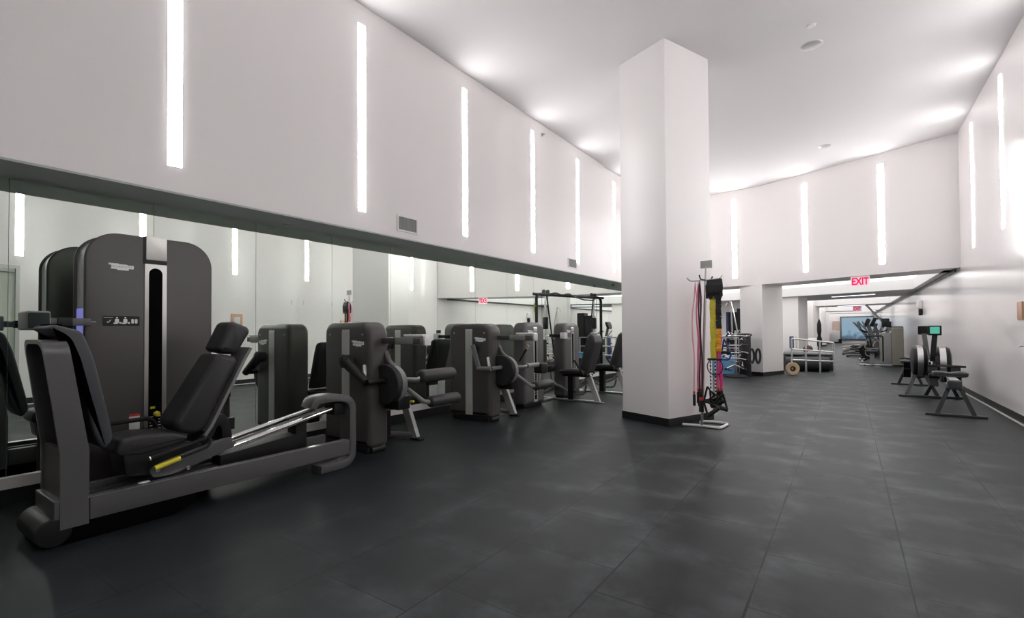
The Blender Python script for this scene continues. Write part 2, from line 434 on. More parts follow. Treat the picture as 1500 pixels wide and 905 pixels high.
# ------------------------------------------------------------------ mirrors
ords = ['first', 'second', 'third', 'fourth', 'fifth', 'sixth', 'seventh', 'eighth', 'ninth', 'tenth', 'eleventh', 'twelfth', 'thirteenth', 'fourteenth', 'fifteenth', 'sixteenth']
seams = [0.81 + 0.89 * k for k in range(15)]
for k, (a, b_) in enumerate(zip(seams, seams[1:])):
    t = thing('mirror_panel', 'tall wall mirror panel, %s of the row counted from the near end' % ords[k], 'mirror', (XM, (a + b_) / 2, 0.195), 0, 'mirror panels along the left wall')
    MB((XM, (a + b_) / 2, 0.195)).box(XM - 0.008, XM, a + 0.0015, b_ - 0.0015, 0.195, ZS - 0.013).build('mirror_glass', 'mirror', t)
    MB((XM, (a + b_) / 2, 0.195)).box(XM - 0.011, XM - 0.0085, a - 0.002, b_ + 0.002, 0.195, ZS - 0.013).build('backing', 'seam', t)
for k in range(5):
    b_ = 0.81 - 0.89 * k; a = b_ - 0.89
    MBo = MB((XM, a, 0.195)).box(XM - 0.008, XM, a + 0.0015, b_ - 0.0015, 0.195, ZS - 0.013)
    if k < 1:
        t = thing('mirror_panel', 'wall mirror panel beside the near end of the leg press', 'mirror', (XM, a, 0.195), 0, 'mirror panels along the left wall')
        MBo.build('mirror_glass', 'mirror', t)
    else: MBo.bm.free()

# ------------------------------------------------------------------ strip lights
def strip(x, y, nx, label, group, z0=2.57, z1=4.69, w=0.1, rz=None):
    t = thing('wall_light_strip', label, 'wall light', (x, y, z0), rz if rz is not None else (0 if nx > 0 else PI), group)
    MB().prism(rrect(-w / 2, w / 2, 0, z1 - z0, 0.002, 2), 'X', 0.001, 0.006).build('diffuser', 'strip', t)
    MB().prism(rrect(-w / 2 - 0.006, w / 2 + 0.006, -0.006, z1 - z0 + 0.006, 0.002, 2), 'X', 0.0, 0.003).build('housing', 'white', t)
for k, y in enumerate((-0.15, 1.67, 3.515, 5.31, 7.13, 8.84, 10.71, 12.55)):
    if y: strip(XL, y, 1, ('vertical LED strip on the upper left wall, %s from the camera' % ords[k - 1]) if k else 'vertical LED strip on the upper left wall beside the camera', 'LED strips on the left wall')
for k, y in enumerate((None, 0.2, 2.04, 3.82, 5.62, 7.45, 9.3, 11.2)):
    if y: strip(XR, y, -1, 'vertical LED strip on the right wall, %s counted back from the far bulkhead corner' % ords[7 - k], 'LED strips on the right wall')
def onbulk(px_ratio):
    # where the sight line of slope X/Y = px_ratio meets the bulkhead face
    for (x0, y0), (x1, y1) in zip(FR, FR[1:]):
        f0, f1 = x0 - px_ratio * y0, x1 - px_ratio * y1
        if f0 * f1 <= 0:
            s_ = f0 / (f0 - f1); return x0 + (x1 - x0) * s_, y0 + (y1 - y0) * s_, math.atan2(y1 - y0, x1 - x0) + PI / 2
for k, rr in enumerate((0.63 / 13, -0.77 / 13, -2.27 / 13)):
    x, y, a = onbulk(rr)
    strip(x, y, 0, 'vertical LED strip on the far bulkhead, %s from the right corner' % ords[k], 'LED strips on the far bulkhead', rz=a, w=0.11)
strip(-3.75, 14.105, 0, 'vertical LED strip on the far bulkhead behind the big column', 'LED strips on the far bulkhead', rz=-PI / 2, w=0.11)

# ------------------------------------------------------------------ wall fittings
def vent(y0, y1, z0, z1, label):
    t = thing('air_vent', label, 'vent', (XL, (y0 + y1) / 2, (z0 + z1) / 2), 0, 'air vents on the upper left wall')
    o = (XL, (y0 + y1) / 2, (z0 + z1) / 2)
    fr = MB(o)
    for a in ((y0 - 0.02, y1 + 0.02, z1, z1 + 0.02), (y0 - 0.02, y1 + 0.02, z0 - 0.02, z0), (y0 - 0.02, y0, z0, z1), (y1, y1 + 0.02, z0, z1)):
        fr.box(XL, XL + 0.012, *a)
    fr.build('frame', 'white', t)
    MB(o).box(XL + 0.0005, XL + 0.003, y0, y1, z0, z1).build('backing', 'frame_grey', t)
    sl = MB(o)
    for k in range(14):
        y = y0 + (y1 - y0) * (k + 0.5) / 14
        sl.bar((XL + 0.006, y, z0), (XL + 0.006, y, z1), 0.009, 0.002, (1, 0.8, 0))
    sl.build('louvres', 'lightgrey', t)
vent(4.05, 4.35, 2.46, 2.62, 'grey louvred air vent low on the upper left wall, nearer the camera')
vent(8.42, 8.74, 2.46, 2.62, 'small louvred air vent on the upper left wall near the big column')

def disc_fit(name, x, y, z, r, label, cat, mat='lightgrey'):
    t = thing(name, label, cat, (x, y, z))
    MB().lathe((0, 0, 0), (0, 0, -1), [(0, r), (0.006, r), (0.014, r * 0.8), (0.016, 0)], 24).build('cover', mat, t)
    MB().lathe((0, 0, 0), (0, 0, -1), [(0, r * 1.1), (0.004, r * 1.08), (0.005, r)], 24).build('rim', 'white', t)
disc_fit('ceiling_speaker', -0.33, 7.41, ZC, 0.115, 'round grey speaker in the high ceiling', 'speaker')
disc_fit('smoke_detector', -0.31, 6.92, ZC, 0.05, 'small white detector beside the ceiling speaker', 'smoke detector', 'white')
disc_fit('ceiling_speaker', -0.33, 11.69, ZC, 0.115, 'round speaker in the high ceiling nearer the far bulkhead', 'speaker')
disc_fit('recessed_downlight', -4.81, 2.83, ZS - 0.012, 0.045, 'small round fitting in the dark soffit over the mirrors', 'downlight')
t = thing('sprinkler', 'small sprinkler head under the dark soffit near the big column', 'sprinkler', (-4.72, 11.2, ZS - 0.012))
MB().lathe((0, 0, 0), (0, 0, -1), [(0, 0.03), (0.008, 0.03), (0.01, 0.012), (0.045, 0.012), (0.05, 0.025), (0.055, 0)], 14).build('head', 'black', t)
MB().lathe((0, 0, 0), (0, 0, -1), [(0, 0.045), (0.005, 0.045), (0.006, 0.028)], 14).build('escutcheon', 'silver', t)
t = thing('sprinkler', 'small sprinkler head high on the upper left wall', 'sprinkler', (XL, 7.46, 4.74))
MB().lathe((0, 0, 0), (1, 0, 0), [(0, 0.03), (0.006, 0.03), (0.01, 0.012), (0.04, 0.012), (0.045, 0.022), (0.05, 0)], 14).build('head', 'silver', t)
MB().lathe((0, 0, 0), (1, 0, 0), [(0, 0.04), (0.004, 0.04), (0.005, 0.028)], 14).build('escutcheon', 'white', t)

# copper sign with switch, on right wall
t = thing('wall_plaque', 'copper coloured plaque on the right wall near the frame edge', 'plaque', (XR, 8.56, 1.42))
MB().prism(rrect(-0.1, 0.1, -0.115, 0.115, 0.008, 3), 'X', -0.02, 0, 0.004).build('plate', 'copper', t)
t = thing('fire_alarm_pull', 'copper framed call point on the right wall, seen in the mirror', 'alarm', (XR, 5.66, 1.52))
MB().prism(rrect(-0.13, 0.13, -0.13, 0.13, 0.01, 3), 'X', -0.02, 0, 0.004).build('frame', 'copper', t)
MB().prism(rrect(-0.07, 0.07, -0.1, 0.06, 0.006, 3), 'X', -0.026, -0.019, 0.002).build('window', 'white', t)
# dispenser on corridor wall
t = thing('wall_dispenser', 'white and black dispenser on the corridor wall above the rowers', 'dispenser', (XR, 18.2, 1.57))
MB().box(-0.12, 0, -0.12, 0.12, 0.20, 0.43, 0.02).build('body', 'white', t)
MB().box(-0.09, 0, -0.07, 0.07, 0.0, 0.19, 0.02).build('drip_tray', 'black', t)

# doors on right wall
d = thing('door_1', 'glazed door in the right wall, seen in the mirror', 'door', (XR, DY0, 0)); d['kind'] = 'structure'
o = (XR, DY0, 0)
fr = MB(o); fr.box(XR - 0.01, XR + 0.12, DY0, DY0 + 0.05, 0, DZ); fr.box(XR - 0.01, XR + 0.12, DY1 - 0.05, DY1, 0, DZ); fr.box(XR - 0.01, XR + 0.12, DY0 + 0.05, DY1 - 0.05, DZ - 0.06, DZ)
fr.build('door_frame', 'stripe', d)
MB(o).box(XR + 0.05, XR + 0.065, DY0 + 0.05, DY1 - 0.05, 0.08, DZ - 0.06).build('glass', 'doorglass', d)
MB(o).box(XR + 0.03, XR + 0.08, DY0 + 0.05, DY1 - 0.05, 0.0, 0.08).build('bottom_rail', 'silver', d)
MB(o).box(XR - 0.02, XR + 0.05, DY1 - 0.45, DY1 - 0.07, DZ - 0.12, DZ - 0.06).build('door_closer', 'lightgrey', d)
MB(o).tube([(XR - 0.05, DY0 + 0.15, 0.8), (XR - 0.05, DY0 + 0.15, 1.4)], 0.015).build('pull_handle', 'steel', d)
d = thing('door_2', 'flush white double door in the right wall, seen in the mirror', 'door', (XR, 6.03, 0)); d['kind'] = 'structure'
o = (XR, 6.03, 0)
for a, b_ in ((6.03, 7.18), (7.19, 8.3)):
    MB(o).box(XR - 0.006, XR - 0.0005, a, b_, 0.12, 2.15).build('door_leaf', 'wall', d)
for y, z in ((7.02, 1.98), (7.36, 1.98), (7.36, 1.15), (8.2, 1.98)):
    MB(o).box(XR - 0.016, XR - 0.006, y - 0.012, y + 0.012, z - 0.06, z + 0.06).build('hinge', 'steel', d)
hd = MB(o).tube([(XR, 8.52, 0.98), (XR - 0.05, 8.52, 0.98), (XR - 0.05, 8.40, 0.98)], 0.009)
hd.build('lever_handle', 'steel', d)

# exit signs
def exit_sign(x, y, z, w, h, label, ry=0.0):
    t = thing('exit_sign', label, 'exit sign', (x, y, z), ry, 'red exit signs')
    MB().prism(rrect(-w / 2, w / 2, -h, 0, 0.006, 2), 'Y', -0.008, 0.008).build('panel', 'exitpanel', t)
    MB().text('EXIT', h * 1.0, (0, -0.011, -h * 0.5), (1, 0, 0), (0, 0, 1), 0.002, sx=1.0 * w / (h * 2.3), wt=h * 0.035).build('letters', 'exit', t)
    MB().text('EXIT', h * 1.0, (0, 0.011, -h * 0.5), (-1, 0, 0), (0, 0, 1), 0.002, sx=1.0 * w / (h * 2.3), wt=h * 0.035).build('letters', 'exit', t)
    MB().box(-w / 2, w / 2, -0.02, 0.02, 0.0, 0.02).build('mount', 'silver', t)
exit_sign(0.24, 13.0, 2.335, 0.34, 0.21, 'red EXIT sign hanging under the far bulkhead', -0.1)
exit_sign(0.42, 30.9, 2.335, 0.36, 0.24, 'red EXIT sign deep in the corridor')

# far window / glazed end and white cabinet
wd = MB((0.9, YE, 0)).box(-0.42, 2.0, YE - 0.05, YE - 0.01, 0.35, 2.1).build('window_1', 'farwin', None, loc=(0.9, YE, 0)); wd['kind'] = 'structure'
fr = MB((0.9, YE, 0))
for a in ((-0.5, -0.42, 0.25, 2.18), (-0.42, 2.0, 2.1, 2.18), (-0.42, 2.0, 0.2, 0.35)):
    fr.box(a[0], a[1], YE - 0.09, YE, a[2], a[3])
fr.build('window_frame', 'frame', wd)
t = thing('cabinet', 'white low cabinet against the far end wall', 'cabinet', (-0.8, 48.7, 0))
MB().box(-0.3, 0.25, -0.2, 0.2, 0.08, 0.95, 0.01).build('body', 'white', t)
MB().box(-0.28, 0.23, -0.17, 0.2, 0, 0.08).build('plinth', 'black', t)
MB().box(-0.02, -0.01, -0.215, -0.2, 0.5, 0.62).build('handle', 'steel', t)
t = thing('framed_poster', 'warm toned poster above the white cabinet', 'poster', (-0.8, YE, 1.35))
MB().box(-0.25, 0.25, -0.02, 0, -0.3, 0.45).build('frame', 'copper', t)
MB().box(-0.22, 0.22, -0.024, -0.018, -0.27, 0.42).build('print', 'poster', t)
t = thing('waste_bin', 'small black bin on the floor by the white cabinet', 'bin', (-0.52, 48.2, 0))
MB().lathe((0, 0, 0), (0, 0, 1), [(0, 0.1), (0.3, 0.13), (0.3, 0.12), (0.02, 0.09)], 16).build('body', 'black', t)
MB().lathe((0, 0, 0.3), (0, 0, 1), [(0, 0.135), (0.015, 0.135), (0.03, 0.0)], 16).build('lid', 'rubber', t)

# ------------------------------------------------------------------ shared machine bits
def logo(mb_plate, mb_text, c, right, up, w):
    """white lozenge wordmark plate"""
    R, U = Vector(right), Vector(up); Nn = R.cross(U); c = Vector(c)
    h = w * 0.21
    out = [(-.5, .35), (-.5, .75), (-.1, .75), (-.1, .6), (.24, .6), (.24, .45), (.5, .45), (.5, -.35), (.3, -.35), (.3, -.75), (-.16, -.75), (-.16, -.55), (-.4, -.55), (-.4, .35)]
    P = [c + R * (x * w) + U * (y * h) for x, y in out]
    a = [mb_plate.v(p) for p in P]; b_ = [mb_plate.v(p + Nn * 0.002) for p in P]
    mb_plate.f(a[::-1]); mb_plate.f(b_)
    for i in range(len(a)): mb_plate.f((a[i], a[(i + 1) % len(a)], b_[(i + 1) % len(a)], b_[i]))
    mb_text.text('TECHNOGYM', w * 0.135, c + Nn * 0.003, R, U, 0.0006)

def ticks(mb, x, yc, z0, z1, n, half, axis='X'):
    for k in range(n):
        z = z0 + (z1 - z0) * k / (n - 1)
        for sgn in (-1, 1):
            w_ = 0.012 if sgn < 0 else 0.009
            mb.box(x, x + 0.0015, yc + sgn * half - w_, yc + sgn * half + w_, z - 0.003, z + 0.003)

# ------------------------------------------------------------------ leg press
O = (-3.93, 1.8, 0)
LP = thing('leg_press_machine', 'large seated leg press machine with tall weight tower and chrome rails', 'exercise machine', O)
B = lambda: MB(O)
tw = B().prism(rrect(1.10, 1.895, 0.05, 1.935, (0.05, 0.05, 0.19, 0.19), 10), 'X', -4.60, -4.392, 0.012).build('tower', 'sidepaint', LP, 'silver grey weight tower body')
sh = rrect(1.085, 1.91, 0.04, 1.95, (0.05, 0.05, 0.2, 0.2), 12)
B().prism(sh, 'X', -4.40, -4.365, 0.012).build('front_shield', 'graphite', LP)
B().prism(sh, 'X', -4.63, -4.597, 0.012).build('rear_shield', 'graphite', LP)
B().prism(rrect(1.435, 1.58, 0.10, 1.745, 0.004, 2), 'X', -4.37, -4.359, 0.002).build('stack_frame', 'silver', LP, 'silver frame around the weight slot')
B().prism(rrect(1.462, 1.55, 0.14, 1.715, (0.01, 0.01, 0.044, 0.044), 8), 'X', -4.362, -4.3575).build('weight_slot', 'void', LP)
B().prism(rrect(1.425, 1.58, 1.745, 1.95, 0.003, 2), 'X', -4.37, -4.3615).build('cap_recess', 'black', LP)
cap = B().prism(rrect(1.442, 1.578, 1.775, 1.952, 0.006, 2), 'X', -4.37, -4.355, 0.003)
cap.box(-4.62, -4.36, 1.442, 1.578, 1.945, 1.956)
cap.build('tower_cap', 'silver', LP)
tk = B(); ticks(tk, -4.3575, 1.508, 0.18, 0.585, 19, 0.026); tk.build('weight_markings', 'white', LP)
B().lathe((-4.36, 1.512, 0.605), (1, 0, 0), [(0, 0.02), (0.03, 0.02), (0.035, 0.014), (0.036, 0)], 16).build('selector_pin', 'yellow', LP)
B().box(-4.3575, -4.355, 1.475, 1.505, 0.645, 0.662).build('weight_sticker', 'yellow', LP)
pl, tx = B(), B(); logo(pl, tx, (-4.364, 1.292, 1.705), (0, 1, 0), (0, 0, 1), 0.15); lg = pl.build('logo', 'logowhite', LP); tx.build('logo_letters', 'lightgrey', lg)
B().prism(rrect(1.185, 1.405, 1.275, 1.345, 0.006, 2), 'X', -4.366, -4.3625).build('instruction_panel', 'black', LP)
pg = B()
pg.bar((-4.362, 1.21, 1.305), (-4.362, 1.217, 1.297), 0.004, 0.002, (0, 1, 1)); pg.bar((-4.362, 1.217, 1.297), (-4.362, 1.232, 1.318), 0.004, 0.002, (0, 1, -1))
for y in (1.268, 1.318):
    pg.prism(rrect(y - 0.012, y + 0.012, 1.295, 1.325, 0.006, 3), 'X', -4.3625, -4.3615); pg.prism(circle((y, 1.333), 0.006, 10), 'X', -4.3625, -4.3615)
    pg.prism(rrect(y - 0.02, y + 0.006, 1.288, 1.298, 0.003, 3), 'X', -4.3625, -4.3615); pg.prism(rrect(y + 0.014, y + 0.028, 1.29, 1.302, 0.003, 3), 'X', -4.3625, -4.3615)
for y in (1.362, 1.384): pg.prism(rrect(y - 0.008, y + 0.008, 1.292, 1.325, 0.006, 3), 'X', -4.3625, -4.3615)
pg.box(-4.3625, -4.3615, 1.19, 1.245, 1.334, 1.337)
pg.box(-4.366, -4.3635, 1.115, 1.15, 1.3, 1.3035)
pg.build('pictogram_print', 'white', LP)
B().box(-4.367, -4.362, 1.345, 1.41, 0.46, 0.605).build('warning_label', 'white', LP, 'white warning label')
B().box(-4.3645, -4.3612, 1.345, 1.41, 0.605, 0.622).build('warning_header', 'red', LP, 'red header of the warning label')
B().box(-4.585, -4.41, 1.096, 1.1015, 1.20, 1.40, 0.0).build('status_light', 'blueled', LP, 'blue light on the tower edge')
# base frame
fb = B()
fb.box(-3.765, -3.7225, 0.96, 2.79, 0.115, 0.247, 0.004); fb.box(-4.13, -4.085, 0.96, 2.79, 0.115, 0.247, 0.004)
fb.box(-4.09, -3.76, 0.86, 0.95, 0.115, 0.2); fb.build('base_frame', 'frame', LP)
fl = B(); fl.prism(fillet([(0.80, 0.0), (1.40, 0.0), (1.54, 0.05), (1.54, 0.12), (0.80, 0.12)], 0.03, 4, True), 'X', -4.12, -3.735, 0.01)
fl.build('floor_shroud', 'void', LP)
dk = B(); dk.box(-4.09, -3.765, 0.95, 2.3, 0.19, 0.215); dk.box(-4.0, -3.97, 1.0, 1.9, 0.215, 0.23); dk.box(-3.9, -3.87, 1.0, 1.9, 0.215, 0.23); dk.build('deck', 'foot', LP)
ed = B(); ed.box(-3.768, -3.717, 0.95, 2.76, 0.247, 0.252); ed.build('rail_edge', 'steel', LP)
lk = B(); lk.box(-4.45, -4.1, 1.25, 1.45, 0.02, 0.11, 0.01); lk.box(-4.45, -4.1, 1.6, 1.8, 0.02, 0.11, 0.01); lk.build('tower_link', 'black', LP)
# arched footplate column, leaning away above the knee
def yb(z): return 0.825 if z < 0.52 else 0.825 - 0.085 * (z - 0.52) / 0.66
def yf(z): return 0.955 if z < 0.52 else 0.955 - 0.10 * (z - 0.52) / 0.66
def arch(t_in, z0):
    return fillet([(-4.135 + t_in, z0), (-4.135 + t_in, 0.52), (-4.135 + t_in, 1.185 - t_in), (-3.72 - t_in, 1.185 - t_in), (-3.72 - t_in, 0.52), (-3.72 - t_in, z0)], 0.09, 7)
ac = B(); outer, inner = arch(0, 0.095), arch(0.024, 0.095)
ring = []
for p, q in zip(outer, inner):
    ring.append([ac.v((p[0], yb(p[1]), p[1])), ac.v((p[0], yf(p[1]), p[1])), ac.v((q[0], yf(q[1]), q[1])), ac.v((q[0], yb(q[1]), q[1]))])
for a, b_ in zip(ring, ring[1:]):
    for k in range(4): ac.f((a[k], a[(k + 1) % 4], b_[(k + 1) % 4], b_[k]))
ac.f(ring[0]); ac.f(ring[-1]); ac.build('footplate_column', 'frame', LP, ang=25)
ib = B(); zz = [0.3, 0.52, 0.8, 1.15]
L_ = [[ib.v((x, yf(z) - dd, z)) for x, dd in ((-4.11, 0.015), (-3.745, 0.015), (-3.745, 0.04), (-4.11, 0.04))] for z in zz]
for a, b_ in zip(L_, L_[1:]):
    for k in range(4): ib.f((a[k], a[(k + 1) % 4], b_[(k + 1) % 4], b_[k]))
ib.f(L_[0]); ib.f(L_[-1]); ib.build('column_lining', 'black', LP)
B().box(-4.11, -3.745, 0.835, 0.86, 0.2, 0.545).build('column_cover', 'graphite', LP)
for z in (0.72, 0.98): B().lathe((-3.746, yf(z) - 0.1, z), (-1, 0, 0), [(0, 0.008), (0.006, 0.008), (0.007, 0)], 8).build('bolt', 'steel', LP)
toe = B(); toe.roll((-4.13, 0.80, 0.085), (-3.725, 0.80, 0.085), 0.083, 0.012); toe.build('toe_roller', 'black', LP)
B().box(-4.13, -3.7265, 0.80, 0.95, 0.105, 0.262, 0.006).build('column_sill', 'frame', LP)
fp = fillet([(1.035, 0.5), (1.085, 0.56), (1.075, 0.64), (0.985, 1.08), (0.93, 1.235), (0.80, 1.275), (0.77, 1.25), (0.86, 1.19), (0.905, 1.06), (0.985, 0.6)], 0.035, 5, True)
B().prism(fp, 'X', -4.125, -3.765, 0.02).build('footplate', 'foot', LP)
B().box(-4.02, -3.87, 0.795, 0.86, 1.245, 1.2785).build('grip_slot', 'void', LP)
# seat carriage
cp = fillet([(1.27, 0.32), (1.30, 0.265), (1.40, 0.262), (1.80, 0.365), (1.83, 0.405), (1.79, 0.445), (1.7, 0.44), (1.35, 0.36)], 0.025, 4, True)
sp = B(); sp.prism(cp, 'X', -3.80, -3.772, 0.004); sp.prism(cp, 'X', -4.08, -4.05, 0.004); sp.build('carriage_plate', 'frame', LP)
for y, z in ((1.32, 0.31), (1.5, 0.288), (1.8, 0.41)): B().lathe((-3.772, y, z), (1, 0, 0), [(0, 0.013), (0.006, 0.013), (0.008, 0)], 12).build('bolt', 'chrome', LP)
B().box(-3.79, -3.765, 1.215, 1.275, 0.248, 0.256).build('scale_plate', 'white', LP)
B().prism(fillet([(1.16, 0.30), (1.33, 0.27), (1.5, 0.32), (1.62, 0.42), (1.5, 0.47), (1.14, 0.45)], 0.03, 4, True), 'X', -4.06, -3.81, 0.01).build('seat_base', 'black', LP)
B().prism(fillet([(1.10, 0.47), (1.12, 0.44), (1.25, 0.42), (1.50, 0.455), (1.52, 0.50), (1.45, 0.535), (1.24, 0.558), (1.12, 0.545)], 0.03, 4, True), 'X', -4.115, -3.80, 0.025, 4).build('seat', 'vinyl', LP)
B().prism(fillet([(1.425, 0.60), (1.46, 0.53), (1.56, 0.50), (1.625, 0.53), (1.855, 1.0), (1.83, 1.04), (1.72, 1.065), (1.69, 1.04)], 0.03, 4, True), 'X', -4.09, -3.80, 0.035, 4).build('backrest', 'vinyl', LP)
B().prism(fillet([(1.715, 1.10), (1.735, 1.075), (1.83, 1.05), (1.865, 1.07), (1.955, 1.225), (1.94, 1.26), (1.83, 1.305), (1.80, 1.285)], 0.03, 4, True), 'X', -4.06, -3.82, 0.035, 4).build('headrest', 'vinyl', LP)
bf = B(); bf.prism(band([(1.60, 0.45), (1.665, 0.545), (1.895, 1.01), (1.945, 1.10)], 0.022), 'X', -4.03, -3.80); bf.build('backrest_frame', 'frame_grey', LP)
bs = B(); bs.prism(fillet([(1.53, 0.42), (1.62, 0.50), (1.70, 0.60), (1.76, 0.62), (1.80, 0.55), (1.82, 0.43), (1.75, 0.40), (1.74, 0.52), (1.72, 0.54), (1.68, 0.46), (1.62, 0.40)], 0.02, 3, True), 'X', -4.0, -3.82, 0.006); bs.build('backrest_bracket', 'black', LP)
# chrome rails
for x in (-4.02, -3.805):
    B().tube([(x, 1.58, 0.325), (x, 2.76, 0.55)], 0.021, 16).build('guide_rail', 'chrome', LP)
B().tube([(-3.91, 1.62, 0.32), (-3.91, 2.72, 0.535)], 0.017, 12).build('drive_rod', 'frame', LP)
# end loop
lp = fillet([(2.43, 0.57), (2.46, 0.635), (2.64, 0.645), (2.825, 0.60), (2.825, 0.035), (2.50, 0.035)], 0.12, 8)
B().prism(band(lp, 0.066), 'X', -3.87, -3.718, 0.006, 2).build('end_loop', 'frame', LP)
B().box(-4.06, -3.765, 2.66, 2.78, 0.48, 0.585, 0.01).build('rail_block', 'black', LP)
B().box(-4.0, -3.87, 2.36, 2.46, 0.2, 0.47, 0.004).build('rail_post', 'black', LP)
B().prism([(1.75, 0.23), (2.42, 0.23), (2.42, 0.36), (1.75, 0.30)], 'X', -4.0, -3.86, 0.004).build('rail_cover', 'black', LP)
# handles
hb = B(); hb.tube([(-3.70, 1.26, 0.415), (-3.70, 1.36, 0.435), (-3.72, 1.58, 0.475), (-3.8, 1.62, 0.47)], 0.014, 10, fil=0.04); hb.build('side_handle', 'black', LP)
hb = B(); hb.lathe((-3.70, 1.255, 0.414), (0, -1, -0.2), [(0, 0.014), (0.006, 0.014), (0.008, 0)], 10); hb.build('handle_cap', 'steel', LP)
hb = B(); hb.tube([(-3.69, 1.40, 0.378), (-3.69, 1.60, 0.425), (-3.73, 1.63, 0.46), (-3.80, 1.60, 0.48)], 0.009, 10, fil=0.04); hb.build('release_lever', 'black', LP)
hb = B(); hb.tube([(-3.69, 1.275, 0.348), (-3.69, 1.42, 0.383)], 0.017, 12); hb.build('release_grip', 'yellow', LP)
hb = B(); hb.tube([(-4.17, 1.14, 0.60), (-4.17, 1.42, 0.605), (-4.17, 1.46, 0.5), (-4.12, 1.46, 0.42)], 0.016, 10, fil=0.05); hb.build('side_handle', 'black', LP)
# console
ar = B(); ar.box(-4.385, -4.345, 0.86, 1.12, 1.275, 1.325, 0.006); ar.build('console_arm', 'frame', LP)
ar = B(); ar.box(-4.385, -4.335, 0.94, 1.02, 1.27, 1.33, 0.006); ar.build('arm_cover', 'black', LP)
cs = B(); cs.prism(rrect(0.765, 0.88, 1.245, 1.365, 0.012, 3), 'X', -4.42, -4.2, 0.01); cs.build('console', 'frame_grey', LP)
B().prism(rrect(0.772, 0.873, 1.255, 1.355, 0.01, 3), 'X', -4.201, -4.196).build('console_screen', 'darkglass', LP)

